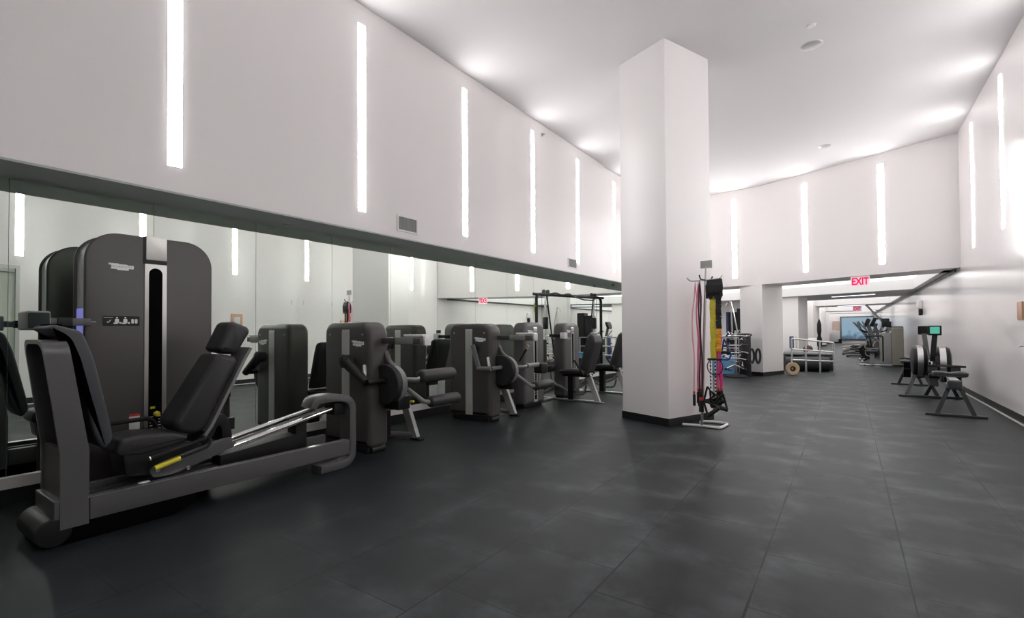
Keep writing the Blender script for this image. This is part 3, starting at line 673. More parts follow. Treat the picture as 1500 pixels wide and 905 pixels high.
# ------------------------------------------------------------------ side-tower machines (leg extension family)
def leg_machine(Y0, variant, label):
    O = (-4.2, Y0 + 0.4, 0)
    T = thing('leg_extension_machine' if variant == 0 else 'leg_curl_machine', label, 'exercise machine', O)
    m = Matrix.Translation((0, Y0, 0))
    B = lambda: MB(O, m)
    prof = rrect(-4.64, -3.90, 0.06, 1.315, (0.04, 0.04, 0.13, 0.11), 8)
    B().prism(prof, 'Y', 0.0, 0.26, 0.06, 5).build('tower', 'graphite', T)
    B().box(-4.58, -3.95, 0.02, 0.24, 0.0, 0.07, 0.01).build('plinth', 'black', T)
    B().roll((-3.94, 0.05, 0.035), (-3.94, 0.22, 0.035), 0.034, 0.01).build('foot', 'rubber', T)
    st = fillet([(-0.002, 0.08), (-0.002, 1.25), (0.055, 1.318), (0.205, 1.318), (0.262, 1.25), (0.262, 0.08)], 0.05, 6)
    B().prism(band(st, 0.006), 'X', -4.325, -4.205).build('silver_band', 'stripe', T, 'silver band over the tower')
    sc = B()
    for x in (-4.53, -4.0): sc.lathe((x, -0.001, 1.19), (0, -1, 0), [(0, 0.008), (0.002, 0.008), (0.003, 0)], 10)
    sc.build('screw', 'white', T)
    pl, tx = B(), B(); logo(pl, tx, (-4.07, -0.0022, 1.10), (1, 0, 0), (0, 0, 1), 0.19); lg = pl.build('logo', 'logowhite', T); tx.build('logo_letters', 'lightgrey', lg)
    # user side weight stack
    B().prism(rrect(-4.30, -4.23, 0.12, 1.13, (0.01, 0.01, 0.03, 0.03), 5), 'Y', 0.262, 0.2675).build('weight_slot', 'void', T)
    # fairing and cam discs at the room end
    B().prism(fillet([(-3.96, 1.05), (-3.90, 1.02), (-3.86, 0.93), (-3.76, 0.87), (-3.68, 0.84), (-3.68, 0.72), (-3.8, 0.68), (-3.96, 0.68)], 0.06, 5, True), 'Y', 0.19, 0.25, 0.012).build('fairing', 'graphite', T)
    dx, dz = -3.815, 0.69
    B().lathe((dx, 0.12, dz), (0, 1, 0), [(0, 0.03), (0, 0.195), (0.012, 0.203), (0.05, 0.203), (0.06, 0.195), (0.06, 0)], 40).build('cam_disc', 'rubber', T)
    B().lathe((dx + 0.02, 0.18, dz), (0, 1, 0), [(0, 0), (0, 0.185), (0.06, 0.185), (0.075, 0.17), (0.075, 0)], 36).build('cam_cover', 'frame_grey', T)
    B().box(-3.98, -3.70, 0.2, 0.36, 0.43, 0.56, 0.01).build('cam_bracket', 'black', T)
    # counterweight lever in front of the tower
    B().tube([(dx, 0.15, dz + 0.04), (dx, -0.09, dz + 0.035)], 0.026, 14).build('lever_axle', 'black' if variant == 0 else 'frame_grey', T)
    if variant == 0:
        e, tp = (-3.83, -0.09, 0.725), (-4.15, -0.09, 0.925)
        B().tube([e, tp], [0.04, 0.058], 18).build('lever_arm', 'black', T)
        B().lathe(tp, (0, -1, 0), [(-0.06, 0), (-0.06, 0.06), (0.03, 0.068), (0.045, 0.05), (0.045, 0)], 22).build('counterweight', 'rubber', T)
        B().tube([(-3.97, 0.0, 0.88), (-3.90, -0.05, 0.76)], 0.022, 12).build('lever_stop', 'silver', T)
    else:
        e, tp = (-4.02, -0.09, 0.715), (-4.125, -0.09, 1.03)
        B().bar(e, tp, 0.055, 0.03, (1, 0, 0)).build('lever_arm', 'frame_grey', T)
        B().tube([(dx, -0.09, dz + 0.035), (-4.03, -0.09, 0.72)], 0.028, 12).build('lever_link', 'frame_grey', T)
        B().lathe((tp[0], -0.05, tp[2] - 0.03), (0, 1, 0), [(0, 0), (0, 0.05), (0.04, 0.05), (0.05, 0)], 20).build('counterweight', 'rubber', T)
        B().tube([(-3.94, 0.0, 0.86), (-3.88, -0.05, 0.75)], 0.02, 12).build('lever_stop', 'silver', T)
        B().tube([(-3.66, 0.33, 0.8), (-3.52, 0.33, 1.0)], 0.015, 12).build('start_lever', 'black', T)
        B().tube([(-3.54, 0.33, 0.975), (-3.51, 0.33, 1.02)], 0.018, 12).build('lever_grip', 'tan', T)
    # console arm
    B().box(-3.92, -3.36, 0.16, 0.21, 1.095, 1.155, 0.008).build('console_arm', 'graphite', T)
    B().box(-3.70, -3.45, 0.155, 0.215, 1.09, 1.16, 0.006).build('arm_cover', 'frame_grey', T)
    cs = B(); cs.box(-3.52, -3.34, 0.21, 0.30, 1.08, 1.185, 0.012); cs.box(-3.62, -3.36, 0.19, 0.26, 1.165, 1.19, 0.008); cs.build('console', 'white', T)
    B().box(-3.525, -3.519, 0.215, 0.295, 1.09, 1.175).build('console_screen', 'darkglass', T)
    # rollers
    ux, uz = (-3.535, 0.765)
    B().tube([(dx, 0.33, 0.72), (ux - 0.02, 0.33, 0.73), (ux, 0.36, uz)], 0.024, 12, fil=0.03).build('roller_arm', 'steel', T)
    if variant == 0:
        B().roll((ux, 0.33, uz), (ux, 0.83, uz), 0.066, 0.03).build('thigh_roller', 'pad_grey', T)
    else:
        B().tube([(ux, 0.33, uz - 0.02), (ux, 0.62, uz - 0.02)], 0.032, 12).build('thigh_bar', 'frame_grey', T)
        B().box(ux - 0.07, ux + 0.07, 0.60, 0.78, uz - 0.14, uz, 0.02).build('thigh_clamp', 'black', T)
        B().tube([(ux + 0.04, 0.62, uz - 0.05), (ux + 0.05, 0.86, uz - 0.05)], 0.014, 10).build('clamp_handle', 'black', T)
    lx, lz = (-3.51, 0.50) if variant == 0 else (-3.49, 0.47)
    B().tube([(dx + 0.08, 0.36, 0.62), (lx - 0.03, 0.40, lz), (lx, 0.46, lz)], 0.024, 12, fil=0.04).build('shin_arm', 'frame_grey', T)
    B().roll((lx, 0.44, lz), (lx, 0.88, lz), 0.06, 0.03).build('shin_roller', 'pad_grey', T)
    B().roll((lx, 0.87, lz), (lx, 0.91, lz), 0.02, 0.005).build('roller_cap', 'black', T)
    # seat
    B().prism(fillet([(-4.60, 0.43), (-4.06, 0.45), (-4.02, 0.49), (-4.06, 0.53), (-4.5, 0.515), (-4.62, 0.5)], 0.03, 4, True), 'Y', 0.32, 0.72, 0.025).build('seat', 'vinyl', T)
    B().prism(fillet([(-4.58, 0.53), (-4.47, 0.52), (-4.60, 0.98), (-4.64, 1.08), (-4.72, 1.10), (-4.72, 1.0)], 0.03, 4, True), 'Y', 0.33, 0.71, 0.03).build('backrest', 'vinyl', T)
    B().box(-4.5, -4.1, 0.40, 0.64, 0.36, 0.43, 0.01).build('seat_frame', 'frame', T)
    B().box(-4.36, -4.24, 0.46, 0.58, 0.05, 0.37, 0.01).build('seat_post', 'black', T)
    B().tube([(-4.2, 0.76, 0.42), (-4.32, 0.78, 0.62), (-4.42, 0.78, 0.62)], 0.014, 10, fil=0.03).build('side_handle', 'black', T)
    B().roll((-4.2, 0.775, 0.405), (-4.08, 0.775, 0.42), 0.013, 0.004).build('adjust_grip', 'yellow', T)
    yl_ = 0.75 if variant == 0 else 0.62
    xs = 0 if variant == 0 else 0.07
    B().bar((-4.24 + xs, yl_, 0.50), (-4.03 + xs, yl_, 0.015), 0.10, 0.05, (1, 0, 0)).build('support_leg', 'lightgrey', T)
    B().box(-4.08 + xs, -3.93 + xs, yl_ - 0.035, yl_ + 0.035, 0.0, 0.02, 0.004).build('leg_foot', 'black', T)
    fb = B(); fb.tube([(-4.5, 0.25, 0.05), (-4.45, 0.45, 0.05), (-4.30, 0.65, 0.05), (-4.06 + xs, yl_, 0.05)], 0.03, 10, fil=0.06); fb.tube([(-4.5, 0.7, 0.04), (-4.3, 0.65, 0.05)], 0.028, 10)
    fb.build('base_tube', 'frame_grey', T)
leg_machine(3.15, 0, 'leg extension machine with two dark rollers, next to the leg press')
leg_machine(5.13, 1, 'leg curl machine with upright steel lever, second tower past the leg press')

# ------------------------------------------------------------------ front-slot machines
def bench_machine(Y0, label):
    O = (-4.0, Y0 + 0.7, 0)
    T = thing('seated_bench_machine', label, 'exercise machine', O)
    m = Matrix.Translation((0, Y0, 0)); B = lambda: MB(O, m)
    B().prism(rrect(0.03, 0.62, 0.05, 1.345, (0.04, 0.04, 0.13, 0.13), 8), 'X', -4.36, -4.12, 0.05, 5).build('tower', 'graphite_light', T)
    B().box(-4.33, -4.16, 0.06, 0.59, 0, 0.06, 0.01).build('plinth', 'black', T)
    B().prism(rrect(0.275, 0.385, 0.08, 1.19, 0.004, 2), 'X', -4.122, -4.114).build('stack_frame', 'stripe', T)
    B().prism(rrect(0.302, 0.358, 0.12, 1.16, (0.005, 0.005, 0.028, 0.028), 6), 'X', -4.116, -4.112).build('weight_slot', 'void', T)
    B().prism(band(fillet([(-4.117, 1.2), (-4.117, 1.27), (-4.17, 1.347), (-4.31, 1.347)], 0.05, 6), 0.007), 'Y', 0.275, 0.385).build('tower_cap', 'silver', T)
    pl, tx = B(), B(); logo(pl, tx, (-4.1185, 0.18, 1.20), (0, 1, 0), (0, 0, 1), 0.15); lg = pl.build('logo', 'logowhite', T); tx.build('logo_letters', 'lightgrey', lg)
    pg = B()
    for k, y in enumerate((0.15, 0.19, 0.23)): pg.prism(rrect(y - 0.011, y + 0.011, 1.045, 1.095, 0.008, 3), 'X', -4.1205, -4.1175)
    pg.build('pictogram_print', 'lightgrey', T)
    tk = B(); ticks(tk, -4.112, 0.33, 0.2, 0.6, 12, 0.017); tk.build('weight_markings', 'white', T)
    B().box(-4.118, -4.105, 0.43, 0.47, 0.42, 0.60, 0.004).build('range_plate', 'lightgrey', T)
    B().box(-4.36, -4.1, -0.10, -0.04, 1.1, 1.15, 0.008).build('console_arm', 'black', T)
    B().box(-4.12, -4.03, -0.14, -0.02, 1.07, 1.18, 0.01).build('console', 'white', T)
    B().box(-4.24, -4.18, -0.05, 0.06, 1.1, 1.14, 0.005).build('console_bracket', 'black', T)
    yc = 1.2
    # base rail and tubes
    B().box(-4.64, -3.42, yc - 0.03, yc + 0.03, 0.0, 0.035, 0.006).build('base_rail', 'steel', T)
    B().box(-4.34, -4.26, 0.6, yc, 0.0, 0.04, 0.006).build('base_link', 'frame', T)
    B().tube([(-4.62, yc, 0.05), (-4.40, yc, 0.15), (-4.27, yc, 0.27)], 0.024, 10, fil=0.05).build('frame_tube', 'frame_grey', T)
    B().tube([(-4.27, yc, 0.27), (-4.10, yc, 0.22), (-3.93, yc, 0.10)], 0.024, 10, fil=0.05).build('frame_tube', 'frame_grey', T)
    B().tube([(-4.22, yc, 0.24), (-4.33, yc, 0.34), (-4.34, yc, 0.55)], 0.022, 10, fil=0.05).build('pad_post', 'frame_grey', T)
    B().roll((-4.36, yc - 0.11, 0.575), (-4.36, yc + 0.09, 0.575), 0.1, 0.04).build('foot_pad', 'pad_grey', T)
    B().box(-3.98, -3.88, yc - 0.05, yc + 0.05, 0.03, 0.48, 0.008).build('seat_post', 'black', T)
    B().tube([(-3.86, yc - 0.06, 0.12), (-3.66, yc - 0.06, 0.14), (-3.62, yc - 0.06, 0.3)], 0.018, 10, fil=0.05).build('foot_bar', 'frame', T)
    B().prism(fillet([(-4.09, 0.50), (-4.0, 0.475), (-3.60, 0.49), (-3.58, 0.54), (-3.7, 0.565), (-3.9, 0.57), (-4.07, 0.535)], 0.03, 4, True), 'Y', yc - 0.2, yc + 0.2, 0.025).build('seat', 'pad_grey', T)
    B().box(-4.05, -3.58, yc - 0.12, yc + 0.12, 0.43, 0.478, 0.01).build('seat_frame', 'black', T)
    bp = fillet([(-3.73, 0.55), (-3.63, 0.50), (-3.56, 0.52), (-3.41, 1.02), (-3.44, 1.13), (-3.50, 1.165), (-3.55, 1.12)], 0.035, 4, True)
    B().prism(bp, 'Y', yc - 0.17, yc + 0.17, 0.04, 4).build('backrest', 'pad_grey', T)
    B().box(-3.535, -3.47, yc - 0.08, yc + 0.08, 1.15, 1.175, 0.01).build('backrest_cap', 'lightgrey', T)
    B().bar((-3.62, yc, 0.48), (-3.44, yc, 0.01), 0.09, 0.05, (1, 0, 0)).build('support_leg', 'lightgrey', T)
    B().box(-3.47, -3.34, yc - 0.04, yc + 0.04, 0, 0.018, 0.004).build('leg_foot', 'frame_grey', T)
    for sg in (-1, 1): B().tube([(-3.60, yc + sg * 0.2, 0.47), (-3.66, yc + sg * 0.26, 0.6), (-3.74, yc + sg * 0.26, 0.72)], 0.016, 10, fil=0.04).build('hand_grip', 'black', T)
    B().tube([(-3.55, yc, 0.45), (-3.7, yc, 0.28), (-3.88, yc, 0.2)], 0.02, 10, fil=0.05).build('seat_brace', 'steel', T)
bench_machine(6.28, 'seated bench machine whose steel leg stands left of the big column')
bench_machine(7.56, 'farthest tower machine of the mirror row, partly behind the bench machine seat')

# ------------------------------------------------------------------ dual cable machine (behind the column, seen in the mirror)
p, q = Vector((-2.76, 11.6)), Vector((-3.45, 14.4)); mid = (p + q) / 2; L = (q - p).length; ang = math.atan2(q.y - p.y, q.x - p.x)
T = thing('cable_crossover_machine', 'tall black cable crossover frame seen in the mirror behind the bench machines', 'exercise machine', (mid.x, mid.y, 0), ang)
h = L / 2
MB().tube([(-h, 0, 0.05), (-h, 0, 2.24), (h, 0, 2.24), (h, 0, 0.05)], 0.045, 12, fil=0.14).build('frame', 'black', T)
MB().tube([(-h - 0.12, 0, 2.24), (-h + 0.2, 0, 2.24)], 0.038, 12).build('end_bar', 'rubber', T)
MB().tube([(h - 0.2, 0, 2.24), (h + 0.12, 0, 2.24)], 0.038, 12).build('end_bar', 'rubber', T)
pb = MB(); pb.tube([(-h + 0.45, 0.0, 2.25), (-h + 0.7, 0.1, 2.3), (-h + 0.95, 0.1, 2.24), (-h + 1.25, 0.1, 2.3), (0, 0.05, 2.25)], 0.022, 10, fil=0.08)
pb.tube([(0.1, 0.05, 2.22), (0.5, 0.1, 2.14), (0.9, 0.1, 2.14), (h - 0.3, 0.05, 2.22)], 0.022, 10, fil=0.08); pb.build('pull_up_bar', 'rubber', T)
for sg in (-1, 1):
    MB().box(sg * h - 0.3, sg * h + 0.3, -0.05, 0.05, 0, 0.06, 0.01).build('foot', 'rubber', T)
    MB().tube([(sg * (h - 0.36), 0, 0.04), (sg * (h - 0.36), 0, 2.2)], 0.028, 12).build('cable_post', 'chrome', T)
    MB().tube([(sg * (h - 0.40), 0.02, 2.2), (sg * (h - 0.75), 0.02, 0.1)], 0.022, 10).build('brace', 'black', T)
    MB().box(sg * (h - 0.24) - 0.07, sg * (h - 0.24) + 0.07, -0.09, 0.09, 0.06, 0.95, 0.01).build('weight_stack', 'rubber', T)
    MB().box(sg * (h - 0.36) - 0.06, sg * (h - 0.36) + 0.06, -0.06, 0.06, 1.25, 1.6, 0.02).build('pulley_carriage', 'black', T)
    for k in (0.0, 0.16): MB().lathe((sg * (h - 0.3 - k), -0.02, 2.32), (0, 1, 0), [(0, 0), (0, 0.06), (0.01, 0.05), (0.03, 0.05), (0.04, 0.06), (0.04, 0)], 18).build('pulley', 'rubber', T)
    MB().tube([(sg * (h - 0.22), 0.0, 0.95), (sg * (h - 0.22), 0.0, 2.3)], 0.006, 6).build('cable', 'black', T)
MB().box(-h - 0.05, -h + 0.05, -0.051, -0.043, 1.72, 1.98).build('label_plate', 'yellow', T, 'yellow instruction label')

# ------------------------------------------------------------------ strap rack by the big column
SX, SY = -1.515, 6.42
DX, DY = 0.03, -0.13
R = thing('strap_stand', 'silver stand hung with resistance tubes beside the big white column', 'stand', (SX, SY, 0))
O = (SX, SY, 0)
st = MB(O); st.tube([(-1.74, 6.30, 0.018), (-1.515, 6.33, 0.018), (-1.29, 6.29, 0.018), (-1.265, 6.62, 0.018), (-1.44, 6.68, 0.018), (-1.60, 6.62, 0.018), (-1.515, 6.33, 0.018)], 0.017, 12, fil=0.05)
st.build('base', 'white', R)
MB(O).tube([(-1.512, 6.328, 0.02), (-1.45, 6.35, 1.82)], 0.016, 14).build('pole', 'silver', R)
O = (SX - DX, SY - DY, 0)
MB(O).tube([(-1.482, 6.478, 1.8), (-1.475, 6.49, 2.0)], 0.011, 10).build('sign_post', 'silver', R)
MB(O).box(-1.54, -1.40, 6.485, 6.493, 1.98, 2.075).build('sign_plate', 'lightgrey', R)
MB(O).tube([(-1.70, 6.46, 1.87), (-1.66, 6.46, 1.825), (-1.48, 6.48, 1.83), (-1.32, 6.50, 1.84), (-1.29, 6.50, 1.885)], 0.008, 8, fil=0.03).build('hook_arm', 'steel', R)
MB(O).tube([(-1.52, 6.34, 1.885), (-1.515, 6.37, 1.835), (-1.48, 6.48, 1.83), (-1.44, 6.60, 1.84), (-1.43, 6.63, 1.885)], 0.008, 8, fil=0.03).build('hook_arm', 'black', R)
def hang_tube(name, x, y, ztop, zbot, mat, label, gap=0.03, handle=True, r=0.0085, wob=0.016, cat='resistance tube', grp='resistance tubes on the silver stand'):
    x += DX; y += DY
    t = thing(name, label, cat, (x, y, ztop), 0, grp)
    rnd = random.Random(int(x * 1e4) + int(y * 1e3))
    tb = MB((x, y, ztop))
    n = 14
    def side(sg):
        out = []
        for k in range(n + 1):
            f = k / n
            out.append((x + sg * gap * min(1, f * 4) + wob * math.sin(f * 9 + sg * 2 + x * 30) * f * (1 - f) * 3, y + wob * rnd.uniform(-0.4, 0.4), ztop - (ztop - zbot) * f))
        return out
    a, b_ = side(-1), side(1)
    tb.tube(a[::-1] + b_[1:], r, 8)
    tb.build('tube', mat, t)
    for sg, e in ((-1, a[-1]), (1, b_[-1])):
        if handle:
            MB((x, y, ztop)).roll((e[0], e[1], e[2] - 0.10), (e[0], e[1], e[2] + 0.04), 0.017, 0.004, 12).build('handle', 'rubber', t)
            MB((x, y, ztop)).roll((e[0], e[1], e[2] + 0.04), (e[0], e[1], e[2] + 0.08), 0.012, 0.003, 12).build('collar', 'red', t)
hang_tube('resistance_tube', -1.60, 6.46, 1.82, 0.36, 'palepink', 'pale pink resistance tube hanging at the left of the silver stand', 0.03)
hang_tube('resistance_tube', -1.555, 6.43, 1.83, 0.40, 'pink', 'bright pink resistance tube hanging left of the silver pole', 0.018)
hang_tube('resistance_tube', -1.53, 6.40, 1.84, 0.30, 'rubber', 'thin black resistance tube hanging just left of the silver pole', 0.012)
hang_tube('resistance_tube', -1.335, 6.52, 1.30, 0.42, 'magenta', 'magenta resistance tube hanging at the right of the silver stand', 0.018)
hang_tube('resistance_tube', -1.365, 6.58, 1.62, 0.38, 'magenta', 'magenta resistance tube hanging behind the yellow band', 0.022)
def hang_band(name, x, y, w, ztop, zbot, mat, label, t=0.006, grp='bands on the silver stand'):
    x += DX; y += DY
    r = thing(name, label, 'resistance band', (x, y, ztop), 0, grp)
    bb = MB((x, y, ztop)); n = 10
    pts = [(x + 0.004 * math.sin(k * 2.1), y + 0.004 * math.cos(k * 1.7), ztop - (ztop - zbot) * k / n) for k in range(n + 1)]
    bb.ribbon(pts, w, (1, 0, 0), t)
    bb.ribbon([(a, b_ + 0.022, c) for a, b_, c in pts], w, (1, 0, 0), t)
    bb.build('strap', mat, r)
    ed = MB((x, y, ztop)); ed.tube([(x - w / 2, y + 0.011, zbot), (x + w / 2, y + 0.011, zbot)], 0.013, 10); ed.tube([(x - w / 2, y + 0.011, ztop), (x + w / 2, y + 0.011, ztop)], 0.013, 10)
    ed.build('loop_end', mat, r)
hang_band('resistance_band', -1.405, 6.49, 0.062, 1.66, 0.86, 'yellowband', 'wide yellow resistance band hanging from the silver stand')
hang_band('resistance_band', -1.342, 6.50, 0.055, 1.22, 0.95, 'orange', 'orange resistance band below the black strap on the silver stand')
hang_band('resistance_band', -1.338, 6.50, 0.06, 1.72, 1.23, 'rubber', 'long flat black band at the right of the silver stand')
t = thing('strap_bundle', 'bundle of black straps looped over the stand hook', 'strap', (-1.385 + DX, 6.50 + DY, 1.82))
sb = MB()
for k in range(9):
    xx = -0.085 + 0.021 * k
    sb.ribbon([(xx, -0.03, -0.22 + 0.02 * math.sin(k * 2)), (xx + 0.004, -0.035, -0.06), (xx, 0, 0.02), (xx + 0.003, 0.03, -0.06), (xx, 0.03, -0.20 - 0.02 * math.cos(k))], 0.022, (1, 0, 0), 0.005)
sb.build('webbing', 'rubber', t)
MB().box(-0.085, 0.085, -0.035, 0.035, -0.2, -0.08, 0.02).build('wrap', 'black', t)
for x, lab in ((-1.43, 'black and white beaded rope nearer the silver pole'), (-1.375, 'black and white beaded rope farther from the silver pole')):
    t = thing('beaded_rope', lab, 'rope', (x + DX, 6.46 + DY, 0.84), 0, 'beaded ropes on the silver stand')
    bd, bw = MB(), MB()
    for k in range(22):
        (bd if k % 2 else bw).lathe((0, 0, -0.022 * k), (0, 0, -1), [(0, 0.004), (0.002, 0.009), (0.018, 0.009), (0.021, 0.004)], 8)
    bd.build('beads', 'black', t, 'black beads'); bw.build('beads', 'white', t, 'white beads')
t = thing('grip_ring', 'thin black grip ring hanging at knee height on the stand', 'handle', (-1.37 + DX, 6.41 + DY, 0.86), 0)
MB().tube([(0.09 * math.cos(a), 0.01, -0.10 + 0.10 * math.sin(a)) for a in [2 * PI * k / 20 for k in range(20)]], 0.006, 8, closed=True).build('ring', 'black', t)
MB().roll((-0.085, 0.01, -0.01), (0.085, 0.01, -0.01), 0.014, 0.004).build('grip', 'rubber', t)
t = thing('triangle_strap', 'dark blue triangular strap handle at the right of the stand', 'handle', (-1.29 + DX, 6.56 + DY, 1.1), 0)
MB().tube([(0, 0, 0), (0.08, 0, -0.2), (0.05, 0, -0.26), (-0.07, 0, -0.26), (-0.03, 0, -0.18)], 0.01, 8, closed=True, fil=0.02).build('webbing', 'navy', t)
MB().roll((-0.08, 0, -0.17), (0.07, 0, -0.17), 0.018, 0.004).build('grip', 'rubber', t)
ctr = [(-1.45, 0.33, 0.2), (-1.40, 0.30, -0.4), (-1.35, 0.31, 0.5), (-1.31, 0.27, -0.2), (-1.38, 0.22, 0.7)]
for k, (x, z, a) in enumerate(ctr):
    t = thing('foam_grip_strap', 'black foam strap handle in the cluster at the foot of the stand', 'handle', (x + DX, 6.52 - 0.045 * k + DY, z), 0, 'black strap handles at the foot of the stand')
    ca, sa = math.cos(a), math.sin(a)
    rot = lambda u, v: ((u * ca - v * sa) * 1.35, 0, (u * sa + v * ca) * 1.35)
    MB().tube([rot(0, 0.13), rot(0.06, 0.0), rot(-0.06, 0.0)], 0.012, 8, closed=True, fil=0.015).build('webbing', 'black', t)
    MB().roll(rot(-0.065, 0), rot(0.065, 0), 0.026, 0.006).build('grip', 'rubber', t)
for k, (x, z) in enumerate(((-1.42, 0.27), (-1.37, 0.26), (-1.33, 0.24))):
    pass

# ------------------------------------------------------------------ attachment tree and mats by second column
TX, TY = -2.34, 13.35
T = thing('attachment_tree', 'chrome cable attachment tree standing before the second white column', 'rack', (TX, TY, 0))
MB().lathe((0, 0, 0), (0, 0, 1), [(0, 0.27), (0.03, 0.27), (0.06, 0.2), (0.08, 0.03)], 24).build('base', 'rubber', T)
MB().tube([(0, 0, 0.05), (0, 0, 1.18)], 0.025, 12).build('pole', 'chrome', T)
hk = MB()
for k in range(7):
    z = 0.25 + 0.14 * k
    for a in (0.3, 1.9, 3.4, 5.0):
        a += k * 0.35
        hk.tube([(0, 0, z), (0.12 * math.cos(a), 0.12 * math.sin(a), z), (0.15 * math.cos(a), 0.15 * math.sin(a), z + 0.04)], 0.008, 6)
hk.build('hooks', 'chrome', T)
specs = [('lat_bar', 'long chrome pulldown bar lying across the top of the attachment tree', [(-0.42, 0, -0.10), (-0.3, 0, -0.02), (0, 0, 0), (0.3, 0, -0.02), (0.42, 0, 0.03)], 1.02),
         ('straight_bar', 'straight chrome bar on the upper hooks of the attachment tree', [(-0.3, 0, -0.02), (0.3, 0, 0.0)], 0.78),
         ('curl_bar', 'wavy chrome curl bar halfway up the attachment tree', [(-0.32, 0, -0.06), (-0.2, 0, 0), (-0.08, 0, -0.04), (0.08, 0, -0.04), (0.2, 0, 0), (0.34, 0, -0.06)], 0.62),
         ('row_bar', 'bent chrome row bar low on the attachment tree', [(-0.28, 0, 0.04), (-0.1, 0, -0.02), (0.1, 0, -0.02), (0.3, 0, -0.06)], 0.47),
         ('short_bar', 'short chrome bar on the lowest hooks of the attachment tree', [(-0.25, 0, -0.1), (0, 0, 0.03), (0.25, 0, -0.1)], 0.26)]
for k, (nm, lab, pts, z) in enumerate(specs):
    t = thing(nm, lab, 'cable attachment', (TX, TY - 0.12 - 0.01 * (k % 2), z + 0.03), 0.12 * (k - 2), 'bars on the attachment tree')
    MB().tube(pts, 0.018, 10, fil=0.05).build('bar', 'chrome', t)
    e = MB(); e.tube([pts[0], tuple(Vector(pts[0]) * 0.75 + Vector(pts[1]) * 0.25)], 0.028, 10); e.tube([pts[-1], tuple(Vector(pts[-1]) * 0.75 + Vector(pts[-2]) * 0.25)], 0.028, 10); e.build('grips', 'rubber', t)
for k, (dx, z) in enumerate(((-0.16, 1.16), (0.10, 1.20), (0.2, 1.05), (-0.2, 0.55), (0.16, 0.4), (-0.14, 0.3))):
    t = thing('cable_stirrup', 'chrome stirrup handle hooked on the attachment tree', 'cable attachment', (TX + dx, TY - 0.08, z), 0.5 * k, 'stirrup handles on the attachment tree')
    MB().tube([(0, 0, 0), (0.06, 0, -0.12), (-0.06, 0, -0.12)], 0.008, 8, closed=True, fil=0.02).build('frame', 'chrome', t)
    MB().roll((-0.06, 0, -0.12), (0.06, 0, -0.12), 0.016, 0.004).build('grip', 'rubber', t)
for k, dx in enumerate((0.44, 0.58)):
    t = thing('ankle_strap', ('inner' if k == 0 else 'outer') + ' black looped strap hanging at the right of the attachment tree', 'strap', (TX + dx - 0.06, TY - 0.1, 0.72), 0.2)
    MB().tube([(0.05 * math.cos(a), 0, -0.17 + 0.17 * math.sin(a)) for a in [2 * PI * j / 18 for j in range(18)]], 0.026, 8, closed=True).build('loop', 'rubber', t)
    MB().box(-0.03, 0.03, -0.02, 0.02, -0.37, -0.33, 0.005).build('buckle', 'chrome', t)
t = thing('curl_bar', 'chrome bar leaning upright on top of the attachment tree', 'cable attachment', (TX - 0.1, TY, 1.2), 0)
MB().tube([(0.14, 0, -0.05), (0.07, 0, 0.4), (0, 0, 0.72)], 0.016, 10).build('bar', 'chrome', t)
MB().tube([(0.02, 0, -0.05), (0.0, 0, 0.72)], 0.016, 10).build('bar', 'chrome', t)
MB().tube([(0.01, 0, 0.68), (-0.05, 0, 0.76), (-0.12, 0, 0.6)], 0.012, 8, fil=0.03).build('hook', 'chrome', t)
t = thing('foam_roller', 'upright black foam roller standing between the attachment tree and column', 'foam roller', (-2.19, 13.75, 0))
MB().lathe((0, 0, 0), (0, 0, 1), [(0, 0.12), (0, 0.13), (0.02, 0.14), (1.08, 0.14), (1.1, 0.13), (1.1, 0.06), (1.0, 0.05)], 24).build('body', 'rubber', t)
MB().lathe((0, 0, 1.0), (0, 0, 1), [(0, 0.05), (0.005, 0.05), (0.006, 0)], 16).build('core', 'black', t)
t = thing('blue_storage_crate', 'light blue crate on the floor left of the attachment tree', 'crate', (-2.76, 13.95, 0), 0.3)
MB().prism(fillet([(-0.25, 0.02), (0.25, 0.02), (0.29, 0.5), (-0.29, 0.5)], 0.02, 3, True), 'Y', -0.18, 0.18, 0.01).build('body', 'blue', t)
MB().box(-0.3, 0.3, -0.19, 0.19, 0.48, 0.515, 0.008).build('rim', 'blue', t)
MB().box(-0.2, 0.2, -0.15, 0.15, 0.0, 0.025).build('base', 'black', t)
def mat_stand(x, y, w, h_, d_, mat, label, rz=0.0, name='gym_mat'):
    t = thing(name, label, 'gym mat', (x, y, 0), rz, 'upright gym mats')
    MB().box(-w / 2, w / 2, -d_ / 2, d_ / 2, 0, h_, 0.015).build('body', mat, t)
    MB().box(-w / 2 - 0.003, w / 2 + 0.003, -d_ / 2 - 0.003, d_ / 2 + 0.003, h_ * 0.5, h_ * 0.5 + 0.04).build('strap', 'black', t)
mat_stand(-2.83, 15.1, 0.08, 1.71, 0.3, 'navy', 'tall navy gym mat at the left of the upright mats')
mat_stand(-2.69, 15.1, 0.18, 1.70, 0.3, 'rubber', 'tall black gym mat next to the navy one')
mat_stand(-2.45, 15.1, 0.27, 1.80, 0.3, 'rubber', 'tallest black gym mat partly hidden by the second column')

